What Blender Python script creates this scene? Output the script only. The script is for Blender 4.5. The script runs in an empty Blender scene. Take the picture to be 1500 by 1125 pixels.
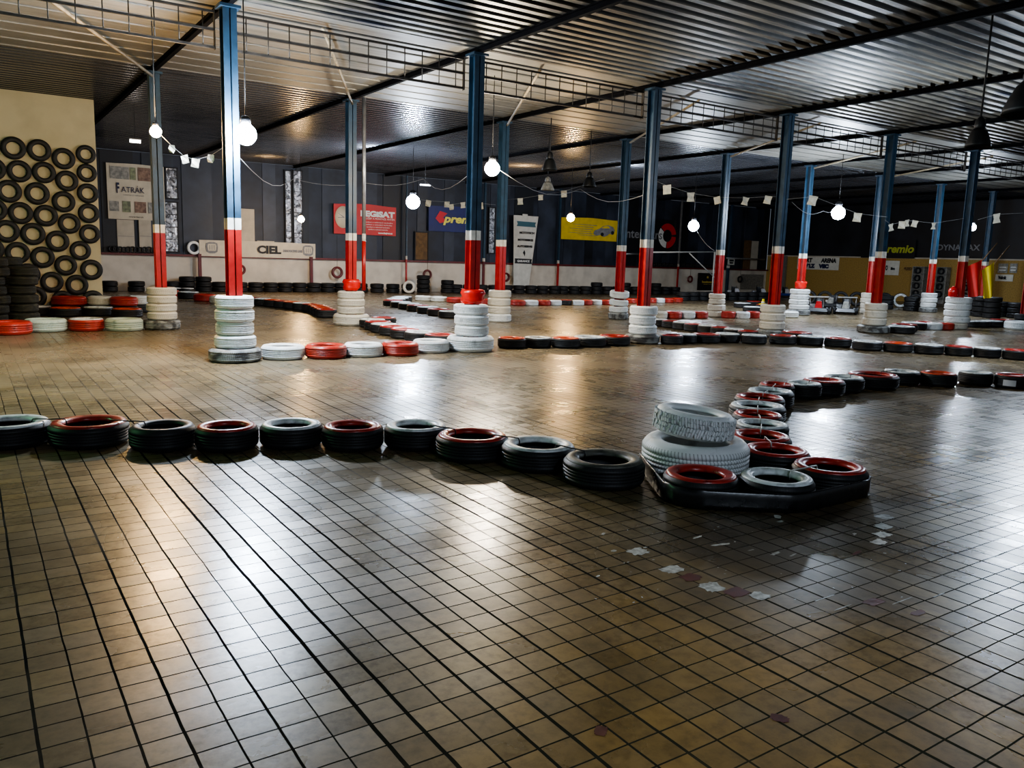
import bpy, bmesh, math, random
from mathutils import Vector, Matrix

random.seed(7)
C = bpy.context.scene.collection
PI = math.pi

# ------------------------------------------------------------------ survey
# World: x runs along the column rows, y runs across them, z is up (metres).
# The numbers below are the camera solved from the column grid; the survey
# helpers turn a sighting into a real point on the floor, on a wall or at a
# known height, and everything is then built at that point.
FPX, YAW, PITCH, ROLL, EYE = 1184.05, 0.5954, 0.1543, 0.0303, 1.7
FWD = Vector((math.sin(YAW) * math.cos(PITCH), math.cos(YAW) * math.cos(PITCH), -math.sin(PITCH)))
_r = Vector((math.cos(YAW), -math.sin(YAW), 0))
_u = _r.cross(FWD)
RGT = _r * math.cos(ROLL) + _u * math.sin(ROLL)
UPV = -_r * math.sin(ROLL) + _u * math.cos(ROLL)
ORG = Vector((0, 0, EYE))


def ray(x, y):
    return RGT * ((x - 750) / FPX) + UPV * ((562.5 - y) / FPX) + FWD


def at(x, y, z=0.0):
    d = ray(x, y)
    return ORG + d * ((z - EYE) / d.z)


def on_y(x, y, Y):
    d = ray(x, y)
    return ORG + d * (Y / d.y)


def on_x(x, y, X):
    d = ray(x, y)
    return ORG + d * (X / d.x)


def deep(x, y, dep):
    return ORG + ray(x, y) * dep


U0, DU, V1, V2 = 3.4136, 4.2434, 12.695, 18.286     # column grid
TOP = 5.30                                           # ceiling height
BACK, RIGHT, TYW = 34.6, 43.0, 23.4                  # back wall, right wall, tyre wall
colx = lambda k: U0 + DU * k

# --------------------------------------------------------------- materials


def nodes(name):
    m = bpy.data.materials.new(name)
    m.use_nodes = True
    nt = m.node_tree
    return m, nt, nt.nodes['Principled BSDF'], nt.nodes.new, nt.links.new


def mat(name, col, rough=0.6, metal=0.0, var=0.15, scale=6.0, bump=0.0, bscale=60.0, spec=0.5, col2=None, amount=0.5, detail=6):
    """procedural paint / rubber / cloth: noise-broken colour, roughness and bump"""
    m, nt, b, N, L = nodes(name)
    tc = N('ShaderNodeTexCoord')
    n = N('ShaderNodeTexNoise')
    n.inputs['Scale'].default_value = scale
    n.inputs['Detail'].default_value = detail
    L(tc.outputs['Object'], n.inputs['Vector'])
    r = N('ShaderNodeValToRGB')
    c2 = col2 or tuple(c * (1 - var * 2.2) for c in col)
    r.color_ramp.elements[0].color = (*c2, 1)
    r.color_ramp.elements[1].color = (*[min(1, c * (1 + var * .4)) for c in col], 1)
    r.color_ramp.elements[0].position = max(0, amount - .18)
    r.color_ramp.elements[1].position = min(1, amount + .18)
    L(n.outputs['Fac'], r.inputs['Fac'])
    L(r.outputs['Color'], b.inputs['Base Color'])
    mr = N('ShaderNodeMapRange')
    mr.inputs['To Min'].default_value = max(.02, rough - .1)
    mr.inputs['To Max'].default_value = min(1, rough + .12)
    L(n.outputs['Fac'], mr.inputs['Value'])
    L(mr.outputs['Result'], b.inputs['Roughness'])
    b.inputs['Metallic'].default_value = metal
    b.inputs['Specular IOR Level'].default_value = spec
    if bump:
        n2 = N('ShaderNodeTexNoise')
        n2.inputs['Scale'].default_value = bscale
        L(tc.outputs['Object'], n2.inputs['Vector'])
        bp = N('ShaderNodeBump')
        bp.inputs['Strength'].default_value = bump
        bp.inputs['Distance'].default_value = .01
        L(n2.outputs['Fac'], bp.inputs['Height'])
        L(bp.outputs['Normal'], b.inputs['Normal'])
    return m


def glow(name, col, strength):
    m, nt, b, N, L = nodes(name)
    b.inputs['Base Color'].default_value = (.8, .8, .8, 1)
    b.inputs['Emission Color'].default_value = (*col, 1)
    b.inputs['Emission Strength'].default_value = strength
    return m


def tyre_mat(name, col, rough, worn=None, spec=0.5, lateral=90, wear=.42):
    """rubber or paint on rubber: lateral tread sipes from the angle around the axle"""
    m, nt, b, N, L = nodes(name)
    tc = N('ShaderNodeTexCoord')
    sp = N('ShaderNodeSeparateXYZ')
    L(tc.outputs['Object'], sp.inputs[0])

    def M(op, a, bb=None):
        k = N('ShaderNodeMath')
        k.operation = op
        for i, v in enumerate((a, bb)):
            if v is None:
                continue
            if isinstance(v, (int, float)):
                k.inputs[i].default_value = v
            else:
                L(v, k.inputs[i])
        return k.outputs[0]
    ang = M('ARCTAN2', sp.outputs['Y'], sp.outputs['X'])
    skew = M('ADD', M('MULTIPLY', ang, lateral), M('MULTIPLY', M('ABSOLUTE', M('SUBTRACT', sp.outputs['Z'], .1)), 60))
    rad = M('SQRT', M('ADD', M('MULTIPLY', sp.outputs['X'], sp.outputs['X']), M('MULTIPLY', sp.outputs['Y'], sp.outputs['Y'])))
    sip = M('MULTIPLY', M('GREATER_THAN', M('SINE', skew), .55), M('GREATER_THAN', rad, .291))
    n = N('ShaderNodeTexNoise')
    n.inputs['Scale'].default_value = 9
    n.inputs['Detail'].default_value = 8
    oi = N('ShaderNodeObjectInfo')
    ad = N('ShaderNodeVectorMath')
    ad.operation = 'ADD'
    L(tc.outputs['Object'], ad.inputs[0])
    cm = N('ShaderNodeCombineXYZ')
    L(M('MULTIPLY', oi.outputs['Random'], 50), cm.inputs[0])
    L(cm.outputs[0], ad.inputs[1])
    L(ad.outputs[0], n.inputs['Vector'])
    r = N('ShaderNodeValToRGB')
    w = worn or tuple(c * .55 for c in col)
    r.color_ramp.elements[0].color = (*w, 1)
    r.color_ramp.elements[1].color = (*col, 1)
    r.color_ramp.elements[0].position = wear - .1
    r.color_ramp.elements[1].position = wear + .07
    L(n.outputs['Fac'], r.inputs['Fac'])
    mx = N('ShaderNodeMix')
    mx.data_type = 'RGBA'
    L(M('MULTIPLY', sip, .55), mx.inputs['Factor'])
    L(r.outputs['Color'], mx.inputs[6])
    mx.inputs[7].default_value = (*[c * .35 for c in w], 1)
    L(mx.outputs[2], b.inputs['Base Color'])
    b.inputs['Roughness'].default_value = rough
    b.inputs['Specular IOR Level'].default_value = spec
    bp = N('ShaderNodeBump')
    bp.inputs['Strength'].default_value = .5
    bp.inputs['Distance'].default_value = .004
    L(M('SUBTRACT', M('MULTIPLY', n.outputs['Fac'], .5), sip), bp.inputs['Height'])
    L(bp.outputs['Normal'], b.inputs['Normal'])
    return m


MAT = {}
MAT['rubber'] = tyre_mat('rubber', (.018, .0185, .02), .52, (.028, .028, .028), .4)
MAT['rubber_old'] = tyre_mat('rubber_old', (.035, .034, .028), .7, (.07, .065, .045), .3)
MAT['white_tyre'] = tyre_mat('white_tyre', (.74, .77, .77), .5, (.4, .42, .42), .4, wear=.35)
MAT['red_tyre'] = tyre_mat('red_tyre', (.42, .035, .022), .36, (.16, .02, .015), .5, wear=.36)
MAT['green_tyre'] = tyre_mat('green_tyre', (.52, .62, .55), .5, (.25, .33, .29), .4, wear=.36)
MAT['cream_tyre'] = tyre_mat('cream_tyre', (.66, .62, .53), .5, (.36, .33, .27), .4, wear=.34)
MAT['grey_tyre'] = tyre_mat('grey_tyre', (.3, .31, .3), .5, (.07, .07, .07), .4, wear=.5)
MAT['white_rim'] = mat('white_rim', (.66, .7, .7), .38, 0, .12, 14, col2=(.2, .21, .21), amount=.36)
MAT['red_rim'] = mat('red_rim', (.38, .03, .02), .3, 0, .12, 14, col2=(.1, .015, .012), amount=.36)
MAT['orange_rim'] = mat('orange_rim', (.6, .075, .025), .3, 0, .12, 14, col2=(.2, .03, .012), amount=.34)
MAT['dusty_rim'] = mat('dusty_rim', (.12, .125, .1), .5, 0, .2, 14, col2=(.04, .04, .035), amount=.5)
MAT['blue_paint'] = mat('blue_paint', (.018, .048, .082), .45, 0, .2, 5, .1, 40)
MAT['white_paint'] = mat('white_paint', (.6, .57, .5), .5, 0, .1, 8)
MAT['red_paint'] = mat('red_paint', (.4, .02, .016), .34, 0, .16, 5, .08, 40)
MAT['maroon_paint'] = mat('maroon_paint', (.13, .015, .015), .45, 0, .15, 5)
MAT['black_steel'] = mat('black_steel', (.02, .02, .022), .55, .3, .25, 6)
MAT['black_beam'] = mat('black_beam', (.006, .006, .007), .9, 0, .2, 6, spec=.05)
MAT['rust_steel'] = mat('rust_steel', (.032, .025, .018), .6, .3, .3, 8)
MAT['tan_steel'] = mat('tan_steel', (.28, .23, .15), .6, 0, .2, 8)
MAT['galv'] = mat('galv', (.38, .38, .38), .35, .7, .1, 10)
MAT['dark_wall'] = mat('dark_wall', (.022, .028, .046), .55, 0, .3, 1.2, .1, 20)
MAT['dark_panel'] = mat('dark_panel', (.034, .042, .064), .5, 0, .3, 1.0)
MAT['black_panel'] = mat('black_panel', (.01, .012, .018), .5, 0, .3, 1.0)
MAT['white_wall'] = mat('white_wall', (.62, .56, .47), .7, 0, .06, 1.6, col2=(.46, .41, .34), amount=.4)
MAT['cream_wall'] = mat('cream_wall', (.66, .58, .4), .75, 0, .06, 1.2, col2=(.52, .45, .29), amount=.42)
MAT['osb'] = mat('osb', (.42, .27, .075), .75, 0, .2, 22, .15, 60)
MAT['wood'] = mat('wood', (.16, .09, .035), .7, 0, .2, 6)
MAT['board'] = mat('board', (.5, .45, .36), .7, 0, .08, 3)
MAT['paper'] = mat('paper', (.66, .64, .56), .7, 0, .06, 6)
MAT['banner_white'] = mat('banner_white', (.62, .61, .55), .6, 0, .07, 4)
MAT['banner_cream'] = mat('banner_cream', (.6, .54, .42), .6, 0, .07, 3)
MAT['banner_red'] = mat('banner_red', (.5, .03, .03), .5, 0, .08, 3)
MAT['banner_blue'] = mat('banner_blue', (.012, .02, .13), .5, 0, .1, 3)
MAT['banner_yellow'] = mat('banner_yellow', (.7, .5, .02), .5, 0, .08, 3)
MAT['banner_black'] = mat('banner_black', (.008, .008, .011), .45, 0, .1, 3)
MAT['ink'] = mat('ink', (.015, .015, .018), .6)
MAT['ink_navy'] = mat('ink_navy', (.02, .025, .08), .6)
MAT['ink_white'] = mat('ink_white', (.72, .72, .68), .6, 0, .04)
MAT['ink_grey'] = mat('ink_grey', (.24, .24, .25), .6)
MAT['ink_yellow'] = mat('ink_yellow', (.75, .68, .12), .5, 0, .04)
MAT['ink_lime'] = mat('ink_lime', (.42, .45, .05), .5, 0, .04)
MAT['ink_red'] = mat('ink_red', (.55, .02, .03), .5, 0, .04)
MAT['ink_gold'] = mat('ink_gold', (.55, .4, .08), .5, 0, .04)
MAT['ink_teal'] = mat('ink_teal', (.05, .13, .16), .5, 0, .04)
MAT['photo_green'] = mat('photo_green', (.25, .28, .16), .6, 0, .3, 9, col2=(.12, .13, .09))
MAT['photo_brown'] = mat('photo_brown', (.3, .2, .14), .6, 0, .3, 9, col2=(.14, .08, .06))
MAT['photo_grey'] = mat('photo_grey', (.33, .32, .28), .6, 0, .3, 9, col2=(.16, .16, .15))
MAT['pennant'] = mat('pennant', (.62, .58, .46), .65, 0, .08, 20)
MAT['cord'] = mat('cord', (.3, .3, .3), .6)
MAT['black_cord'] = mat('black_cord', (.012, .012, .012), .6)
MAT['tie_white'] = mat('tie_white', (.55, .55, .53), .4)
MAT['belt'] = mat('belt', (.012, .012, .013), .28, 0, .3, 9, .1, 30, .6)
MAT['flag_red'] = mat('flag_red', (.6, .03, .02), .6, 0, .06, 4)
MAT['flag_yellow'] = mat('flag_yellow', (.75, .6, .01), .6, 0, .06, 4)
MAT['red_plastic'] = mat('red_plastic', (.65, .02, .015), .22, 0, .1, 6)
MAT['kart_blue'] = mat('kart_blue', (.02, .045, .2), .3, 0, .1, 5)
MAT['kart_white'] = mat('kart_white', (.6, .6, .62), .35, 0, .08, 5)
MAT['kart_black'] = mat('kart_black', (.012, .012, .014), .35, 0, .2, 5)
MAT['kart_red'] = mat('kart_red', (.4, .02, .02), .3, 0, .1, 5)
MAT['chrome'] = mat('chrome', (.6, .6, .6), .2, .9, .05)
MAT['shade'] = mat('shade', (.012, .013, .014), .5, .2, .2, 6)
MAT['concrete'] = mat('concrete', (.25, .23, .19), .8, 0, .2, 10, .2, 50)
MAT['flake'] = mat('flake', (.55, .55, .52), .5, 0, .2, 30, col2=(.2, .19, .16), amount=.45)
MAT['flake_red'] = mat('flake_red', (.12, .022, .015), .4, 0, .2, 20)
MAT['yellow_plastic'] = mat('yellow_plastic', (.75, .6, .02), .35, 0, .1, 6)


def glass_block():
    m, nt, b, N, L = nodes('wavy_glass')
    tc = N('ShaderNodeTexCoord')
    n = N('ShaderNodeTexNoise')
    n.inputs['Scale'].default_value = 5
    n.inputs['Distortion'].default_value = 1.5
    L(tc.outputs['Object'], n.inputs['Vector'])
    r = N('ShaderNodeValToRGB')
    r.color_ramp.elements[0].color = (.06, .065, .075, 1)
    r.color_ramp.elements[1].color = (.55, .57, .62, 1)
    r.color_ramp.elements[0].position = .35
    r.color_ramp.elements[1].position = .68
    L(n.outputs['Fac'], r.inputs['Fac'])
    L(r.outputs['Color'], b.inputs['Base Color'])
    b.inputs['Roughness'].default_value = .18
    b.inputs['Metallic'].default_value = .35
    bp = N('ShaderNodeBump')
    bp.inputs['Strength'].default_value = .8
    bp.inputs['Distance'].default_value = .05
    L(n.outputs['Fac'], bp.inputs['Height'])
    L(bp.outputs['Normal'], b.inputs['Normal'])
    return m


MAT['wavy_glass'] = glass_block()


def floor_mat():
    """worn square quarry tiles, black joints, oily sheen, dark rubbered racing line"""
    m, nt, b, N, L = nodes('quarry_tiles')
    TS, OX, OY = .1461, .697, at(598, 927).y
    tc = N('ShaderNodeTexCoord')
    sp = N('ShaderNodeSeparateXYZ')
    L(tc.outputs['Object'], sp.inputs[0])

    def M(op, a, bb=None, clamp=False):
        k = N('ShaderNodeMath')
        k.operation = op
        k.use_clamp = clamp
        for i, v in enumerate((a, bb)):
            if v is None:
                continue
            if isinstance(v, (int, float)):
                k.inputs[i].default_value = v
            else:
                L(v, k.inputs[i])
        return k.outputs[0]

    def noise(scale, detail=4, vec=None, dist=0.0, rough=.5):
        n = N('ShaderNodeTexNoise')
        n.inputs['Scale'].default_value = scale
        n.inputs['Detail'].default_value = detail
        n.inputs['Distortion'].default_value = dist
        n.inputs['Roughness'].default_value = rough
        L(vec or tc.outputs['Object'], n.inputs['Vector'])
        return n

    def ramp(fac, stops):
        r = N('ShaderNodeValToRGB')
        e = r.color_ramp.elements
        while len(e) < len(stops):
            e.new(.5)
        for i, (p, c) in enumerate(stops):
            e[i].position = p
            e[i].color = (*c, 1) if isinstance(c, tuple) else (c, c, c, 1)
        L(fac, r.inputs['Fac'])
        return r.outputs['Color']

    def mix(f, a, bb, mode='MIX'):
        k = N('ShaderNodeMix')
        k.data_type = 'RGBA'
        k.blend_type = mode
        for i, v in ((0, f), (6, a), (7, bb)):
            if isinstance(v, (int, float)):
                k.inputs[i].default_value = v
            elif isinstance(v, tuple):
                k.inputs[i].default_value = (*v, 1)
            else:
                L(v, k.inputs[i])
        return k.outputs[2]
    wob = noise(3.0, 2)
    wx = M('MULTIPLY', M('SUBTRACT', wob.outputs['Fac'], .5), .012)
    tx = M('DIVIDE', M('ADD', M('SUBTRACT', sp.outputs['X'], OX), wx), TS)
    ty = M('DIVIDE', M('SUBTRACT', M('SUBTRACT', sp.outputs['Y'], OY), wx), TS + .0003)
    ix, iy = M('FLOOR', tx), M('FLOOR', ty)
    fx, fy = M('FRACT', tx), M('FRACT', ty)
    ex = M('MINIMUM', fx, M('SUBTRACT', 1.0, fx))
    ey = M('MINIMUM', fy, M('SUBTRACT', 1.0, fy))
    cell = N('ShaderNodeCombineXYZ')
    L(ix, cell.inputs[0])
    L(iy, cell.inputs[1])
    wn = N('ShaderNodeTexWhiteNoise')
    wn.noise_dimensions = '3D'
    L(cell.outputs[0], wn.inputs['Vector'])
    # each joint line has a width of its own
    lw = N('ShaderNodeTexWhiteNoise')
    lw.noise_dimensions = '1D'
    L(M('ADD', M('FLOOR', M('ADD', tx, .5)), .3), lw.inputs['W'])
    jx = M('LESS_THAN', ex, M('ADD', .022, M('MULTIPLY', lw.outputs['Value'], .038)))
    jy = M('LESS_THAN', ey, .026)
    joint = M('MAXIMUM', jx, jy)
    # joints fill up with dirt and rubber on the far track
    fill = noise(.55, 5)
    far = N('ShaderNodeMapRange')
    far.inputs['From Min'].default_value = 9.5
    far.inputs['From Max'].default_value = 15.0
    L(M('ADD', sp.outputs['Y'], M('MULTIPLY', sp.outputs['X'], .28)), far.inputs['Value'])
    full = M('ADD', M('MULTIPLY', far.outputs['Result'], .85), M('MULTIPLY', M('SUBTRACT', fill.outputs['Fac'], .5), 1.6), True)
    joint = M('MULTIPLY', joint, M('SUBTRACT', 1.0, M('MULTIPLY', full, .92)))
    base = ramp(wn.outputs['Value'], [(0, (.19, .145, .08)), (.3, (.225, .17, .095)), (.6, (.25, .188, .105)), (.88, (.275, .198, .09)), (1, (.205, .165, .105))])
    mott = noise(16, 8, rough=.65)
    base = mix(.75, base, ramp(mott.outputs['Fac'], [(.25, .42), (.55, 1.0), (.8, 1.12)]), 'MULTIPLY')
    stain = noise(1.1, 7, dist=.8, rough=.6)
    base = mix(1.0, base, ramp(stain.outputs['Fac'], [(.22, .32), (.5, .82), (.72, 1.06)]), 'MULTIPLY')
    # rubbered dark patch round the hairpin
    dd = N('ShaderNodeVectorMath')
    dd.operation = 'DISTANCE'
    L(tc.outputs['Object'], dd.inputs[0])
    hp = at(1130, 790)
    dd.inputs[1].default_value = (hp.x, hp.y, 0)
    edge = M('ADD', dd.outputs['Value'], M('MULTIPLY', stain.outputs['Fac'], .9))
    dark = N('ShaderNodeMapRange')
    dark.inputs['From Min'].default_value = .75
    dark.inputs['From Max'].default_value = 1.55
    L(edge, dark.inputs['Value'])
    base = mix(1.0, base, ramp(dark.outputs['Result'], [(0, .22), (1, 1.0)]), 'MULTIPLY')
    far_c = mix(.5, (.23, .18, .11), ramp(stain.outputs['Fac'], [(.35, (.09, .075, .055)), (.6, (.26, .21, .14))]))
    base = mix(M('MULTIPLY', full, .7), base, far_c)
    grime = noise(4, 3)
    jc = ramp(grime.outputs['Fac'], [(.4, (.004, .004, .004)), (.7, (.014, .017, .014))])
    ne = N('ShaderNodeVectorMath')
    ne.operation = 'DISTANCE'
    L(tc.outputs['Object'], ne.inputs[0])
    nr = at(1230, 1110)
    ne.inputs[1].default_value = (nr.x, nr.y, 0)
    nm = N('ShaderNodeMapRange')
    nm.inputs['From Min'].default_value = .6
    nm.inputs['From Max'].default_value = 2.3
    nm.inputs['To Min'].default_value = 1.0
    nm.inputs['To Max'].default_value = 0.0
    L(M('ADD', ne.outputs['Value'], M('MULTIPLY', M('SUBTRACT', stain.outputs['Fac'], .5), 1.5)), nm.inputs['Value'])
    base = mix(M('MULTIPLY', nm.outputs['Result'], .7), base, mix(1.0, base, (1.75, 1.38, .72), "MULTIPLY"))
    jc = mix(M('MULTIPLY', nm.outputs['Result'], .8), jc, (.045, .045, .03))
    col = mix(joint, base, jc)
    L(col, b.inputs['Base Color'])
    rr = noise(.9, 6, dist=.6)
    rough = M('ADD', M('MULTIPLY', rr.outputs['Fac'], .34), M('ADD', .09, M('MULTIPLY', wn.outputs['Value'], .06)))
    rough = M('ADD', rough, M('MULTIPLY', joint, .7), True)
    L(rough, b.inputs['Roughness'])
    L(M('MULTIPLY', .55, M('SUBTRACT', 1.0, M('MULTIPLY', joint, .95))), b.inputs['Specular IOR Level'])
    # bump: sunken joints, slightly tilted tiles, rough glaze
    sx = N('ShaderNodeSeparateColor')
    L(wn.outputs['Color'], sx.inputs[0])
    tilt = M('ADD', M('MULTIPLY', M('SUBTRACT', sx.outputs[0], .5), fx), M('MULTIPLY', M('SUBTRACT', sx.outputs[1], .5), fy))
    hgt = M('SUBTRACT', M('ADD', M('MULTIPLY', tilt, .4), M('MULTIPLY', mott.outputs['Fac'], .22)), M('MULTIPLY', joint, .9))
    bp = N('ShaderNodeBump')
    bp.inputs['Strength'].default_value = .55
    bp.inputs['Distance'].default_value = .006
    L(hgt, bp.inputs['Height'])
    L(bp.outputs['Normal'], b.inputs['Normal'])
    return m


MAT['floor'] = floor_mat()


def sheet_mat(name, dark, light, amount, rough, metal=.3):
    """painted roof sheet with flaking paint streaks along the ribs"""
    m, nt, b, N, L = nodes(name)
    tc = N('ShaderNodeTexCoord')
    mp = N('ShaderNodeMapping')
    mp.inputs['Scale'].default_value = (.9, 9, 1)
    L(tc.outputs['Object'], mp.inputs['Vector'])
    n = N('ShaderNodeTexNoise')
    n.inputs['Scale'].default_value = 1.2
    n.inputs['Detail'].default_value = 9
    n.inputs['Roughness'].default_value = .68
    L(mp.outputs[0], n.inputs['Vector'])
    big = N('ShaderNodeTexNoise')
    big.inputs['Scale'].default_value = .22
    big.inputs['Detail'].default_value = 3
    L(tc.outputs['Object'], big.inputs['Vector'])
    ad = N('ShaderNodeMath')
    ad.operation = 'ADD'
    L(n.outputs['Fac'], ad.inputs[0])
    L(big.outputs['Fac'], ad.inputs[1])
    r = N('ShaderNodeValToRGB')
    e = r.color_ramp.elements
    e[0].color = (*dark, 1)
    e[1].color = (*light, 1)
    e[0].position = amount - .08
    e[1].position = amount + .08
    hf = N('ShaderNodeMath')
    hf.operation = 'MULTIPLY'
    hf.inputs[1].default_value = .5
    L(ad.outputs[0], hf.inputs[0])
    L(hf.outputs[0], r.inputs['Fac'])
    L(r.outputs['Color'], b.inputs['Base Color'])
    b.inputs['Roughness'].default_value = rough
    b.inputs['Metallic'].default_value = metal
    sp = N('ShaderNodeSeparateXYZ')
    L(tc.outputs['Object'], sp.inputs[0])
    gap = N('ShaderNodeMapRange')  # recess shade painted into the sheet colour, darkest deep between the ribs
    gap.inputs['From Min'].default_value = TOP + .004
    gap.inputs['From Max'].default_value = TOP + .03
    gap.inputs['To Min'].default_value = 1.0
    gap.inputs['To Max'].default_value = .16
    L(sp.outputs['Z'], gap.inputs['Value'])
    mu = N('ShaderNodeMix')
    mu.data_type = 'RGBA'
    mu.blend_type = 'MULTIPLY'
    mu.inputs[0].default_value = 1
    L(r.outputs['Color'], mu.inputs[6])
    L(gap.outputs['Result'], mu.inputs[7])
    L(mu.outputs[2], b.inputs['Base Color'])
    bp = N('ShaderNodeBump')
    bp.inputs['Strength'].default_value = .35
    bp.inputs['Distance'].default_value = .01
    L(n.outputs['Fac'], bp.inputs['Height'])
    L(bp.outputs['Normal'], b.inputs['Normal'])
    return m


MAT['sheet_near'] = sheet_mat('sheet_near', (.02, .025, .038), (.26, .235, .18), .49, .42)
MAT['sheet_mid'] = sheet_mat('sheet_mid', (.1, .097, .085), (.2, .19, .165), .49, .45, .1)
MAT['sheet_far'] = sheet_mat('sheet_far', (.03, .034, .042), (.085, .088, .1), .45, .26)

# ----------------------------------------------------------- mesh building


class MB:
    def __init__(s):
        s.v, s.f, s.m, s.sm = [], [], [], []

    def add(s, vs, fs, mi=0, smooth=False, mtx=None):
        o = len(s.v)
        s.v += [tuple(mtx @ Vector(v)) if mtx else tuple(v) for v in vs]
        s.f += [tuple(i + o for i in f) for f in fs]
        s.m += [mi] * len(fs)
        s.sm += [smooth] * len(fs)
        return s

    def box(s, c, d, mi=0, mtx=None):
        x, y, z = (q / 2 for q in d)
        vs = [(c[0] + a * x, c[1] + b * y, c[2] + e * z) for a in (-1, 1) for b in (-1, 1) for e in (-1, 1)]
        return s.add(vs, [(0, 1, 3, 2), (4, 6, 7, 5), (0, 4, 5, 1), (2, 3, 7, 6), (0, 2, 6, 4), (1, 5, 7, 3)], mi, False, mtx)

    def tube(s, pts, r, n=8, mi=0, cap=True, closed=False):
        pts = [Vector(p) for p in pts]
        k = len(pts)
        rings = []
        up = Vector((0, 0, 1))
        for i, p in enumerate(pts):
            if closed:
                t = pts[(i + 1) % k] - pts[i - 1]
            else:
                t = pts[min(i + 1, k - 1)] - pts[max(i - 1, 0)]
            t.normalize()
            a = t.cross(up)
            if a.length < 1e-3:
                a = t.cross(Vector((1, 0, 0)))
            a.normalize()
            b2 = t.cross(a)
            rr = r[i] if isinstance(r, (list, tuple)) else r
            rings.append([p + (a * math.cos(2 * PI * j / n) + b2 * math.sin(2 * PI * j / n)) * rr for j in range(n)])
        vs = [v for q in rings for v in q]
        fs = []
        for i in range(k if closed else k - 1):
            i2 = (i + 1) % k
            for j in range(n):
                j2 = (j + 1) % n
                fs.append((i * n + j, i * n + j2, i2 * n + j2, i2 * n + j))
        if cap and not closed:
            fs.append(tuple(range(n - 1, -1, -1)))
            fs.append(tuple((k - 1) * n + j for j in range(n)))
        return s.add(vs, fs, mi, True)

    def lathe(s, prof, n=32, mi=0, closed=False, mtx=None, smooth=True):
        k = len(prof)
        vs = [(r * math.cos(2 * PI * j / n), r * math.sin(2 * PI * j / n), z) for j in range(n) for r, z in prof]
        fs = []
        for j in range(n):
            j2 = (j + 1) % n
            for i in range(k if closed else k - 1):
                i2 = (i + 1) % k
                fs.append((j * k + i, j2 * k + i, j2 * k + i2, j * k + i2))
        return s.add(vs, fs, mi, smooth, mtx)

    def prism(s, poly, z0, z1, mi=0, mtx=None):
        n = len(poly)
        vs = [(x, y, z0) for x, y in poly] + [(x, y, z1) for x, y in poly]
        fs = [tuple(range(n - 1, -1, -1)), tuple(range(n, 2 * n))] + [(i, (i + 1) % n, (i + 1) % n + n, i + n) for i in range(n)]
        return s.add(vs, fs, mi, False, mtx)

    def mesh(s, name, mats):
        me = bpy.data.meshes.new(name)
        me.from_pydata(s.v, [], s.f)
        for m in (mats if isinstance(mats, (list, tuple)) else [mats]):
            me.materials.append(MAT[m] if isinstance(m, str) else m)
        me.polygons.foreach_set('material_index', s.m)
        me.polygons.foreach_set('use_smooth', s.sm)
        bm = bmesh.new()
        bm.from_mesh(me)
        bmesh.ops.recalc_face_normals(bm, faces=bm.faces)
        bm.to_mesh(me)
        bm.free()
        return me

    def build(s, name, mats, parent=None, loc=None):
        return link(name, s.mesh(name, mats), parent, loc)


def link(name, me, parent=None, loc=None):
    o = bpy.data.objects.new(name, me)
    C.objects.link(o)
    if parent:
        o.parent = parent
    if loc is not None:
        o.location = loc
    return o


def tag(o, label=None, cat=None, group=None, kind=None):
    for k, v in (('label', label), ('category', cat), ('group', group), ('kind', kind)):
        if v:
            o[k] = v
    return o


def thing(name, label, cat, loc=(0, 0, 0), rz=0.0, group=None, rot=None):
    o = link(name, None, None, loc)
    o.rotation_euler = rot or (0, 0, rz)
    o.empty_display_size = .1
    return tag(o, label, cat, group)


def struct(name, mb, m, parent=None):
    o = mb.build(name, m, parent)
    if not parent:
        o['kind'] = 'structure'
    return o


def dup(root, loc, rz=None, label=None, group=None, rot=None):
    r = root.copy()
    C.objects.link(r)
    r.location = loc
    if rz is not None:
        r.rotation_euler = (0, 0, rz)
    if rot is not None:
        r.rotation_euler = rot
    if label:
        r['label'] = label
    if group:
        r['group'] = group
    for ch in list(root.children):
        c = ch.copy()
        C.objects.link(c)
        c.parent = r
        for g in list(ch.children):
            d = g.copy()
            C.objects.link(d)
            d.parent = c
    return r


def text_part(txt, size, m, parent, loc, name='lettering', shear=0.0, bold=0.0, width=None, rot=(PI / 2, 0, 0), align='CENTER'):
    """raised flat letters; size is the capital height, width stretches the line to a measure"""
    cu = bpy.data.curves.new('t', 'FONT')
    cu.body = txt
    cu.size = size / .69
    cu.shear = shear
    cu.offset = bold
    cu.align_x = align
    cu.align_y = 'CENTER'
    cu.extrude = .002
    cu.resolution_u = 3
    t = bpy.data.objects.new('t', cu)
    C.objects.link(t)
    me = bpy.data.meshes.new_from_object(t.evaluated_get(bpy.context.evaluated_depsgraph_get()))
    bpy.data.objects.remove(t)
    bpy.data.curves.remove(cu)
    me.name = name
    me.materials.clear()
    me.materials.append(MAT[m])
    o = link(name, me, parent, loc)
    o.rotation_euler = rot
    if width and me.vertices:
        xs = [v.co.x for v in me.vertices]
        k = width / max(1e-6, max(xs) - min(xs))
        for v in me.vertices:
            v.co.x *= k
    return o


ORD = ['first', 'second', 'third', 'fourth', 'fifth', 'sixth', 'seventh', 'eighth', 'ninth', 'tenth', 'eleventh', 'twelfth', 'thirteenth',
       'fourteenth', 'fifteenth', 'sixteenth', 'seventeenth', 'eighteenth', 'nineteenth', 'twentieth', 'twenty-first', 'twenty-second',
       'twenty-third', 'twenty-fourth', 'twenty-fifth', 'twenty-sixth', 'twenty-seventh', 'twenty-eighth', 'twenty-ninth', 'thirtieth',
       'thirty-first', 'thirty-second', 'thirty-third', 'thirty-fourth']

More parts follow.
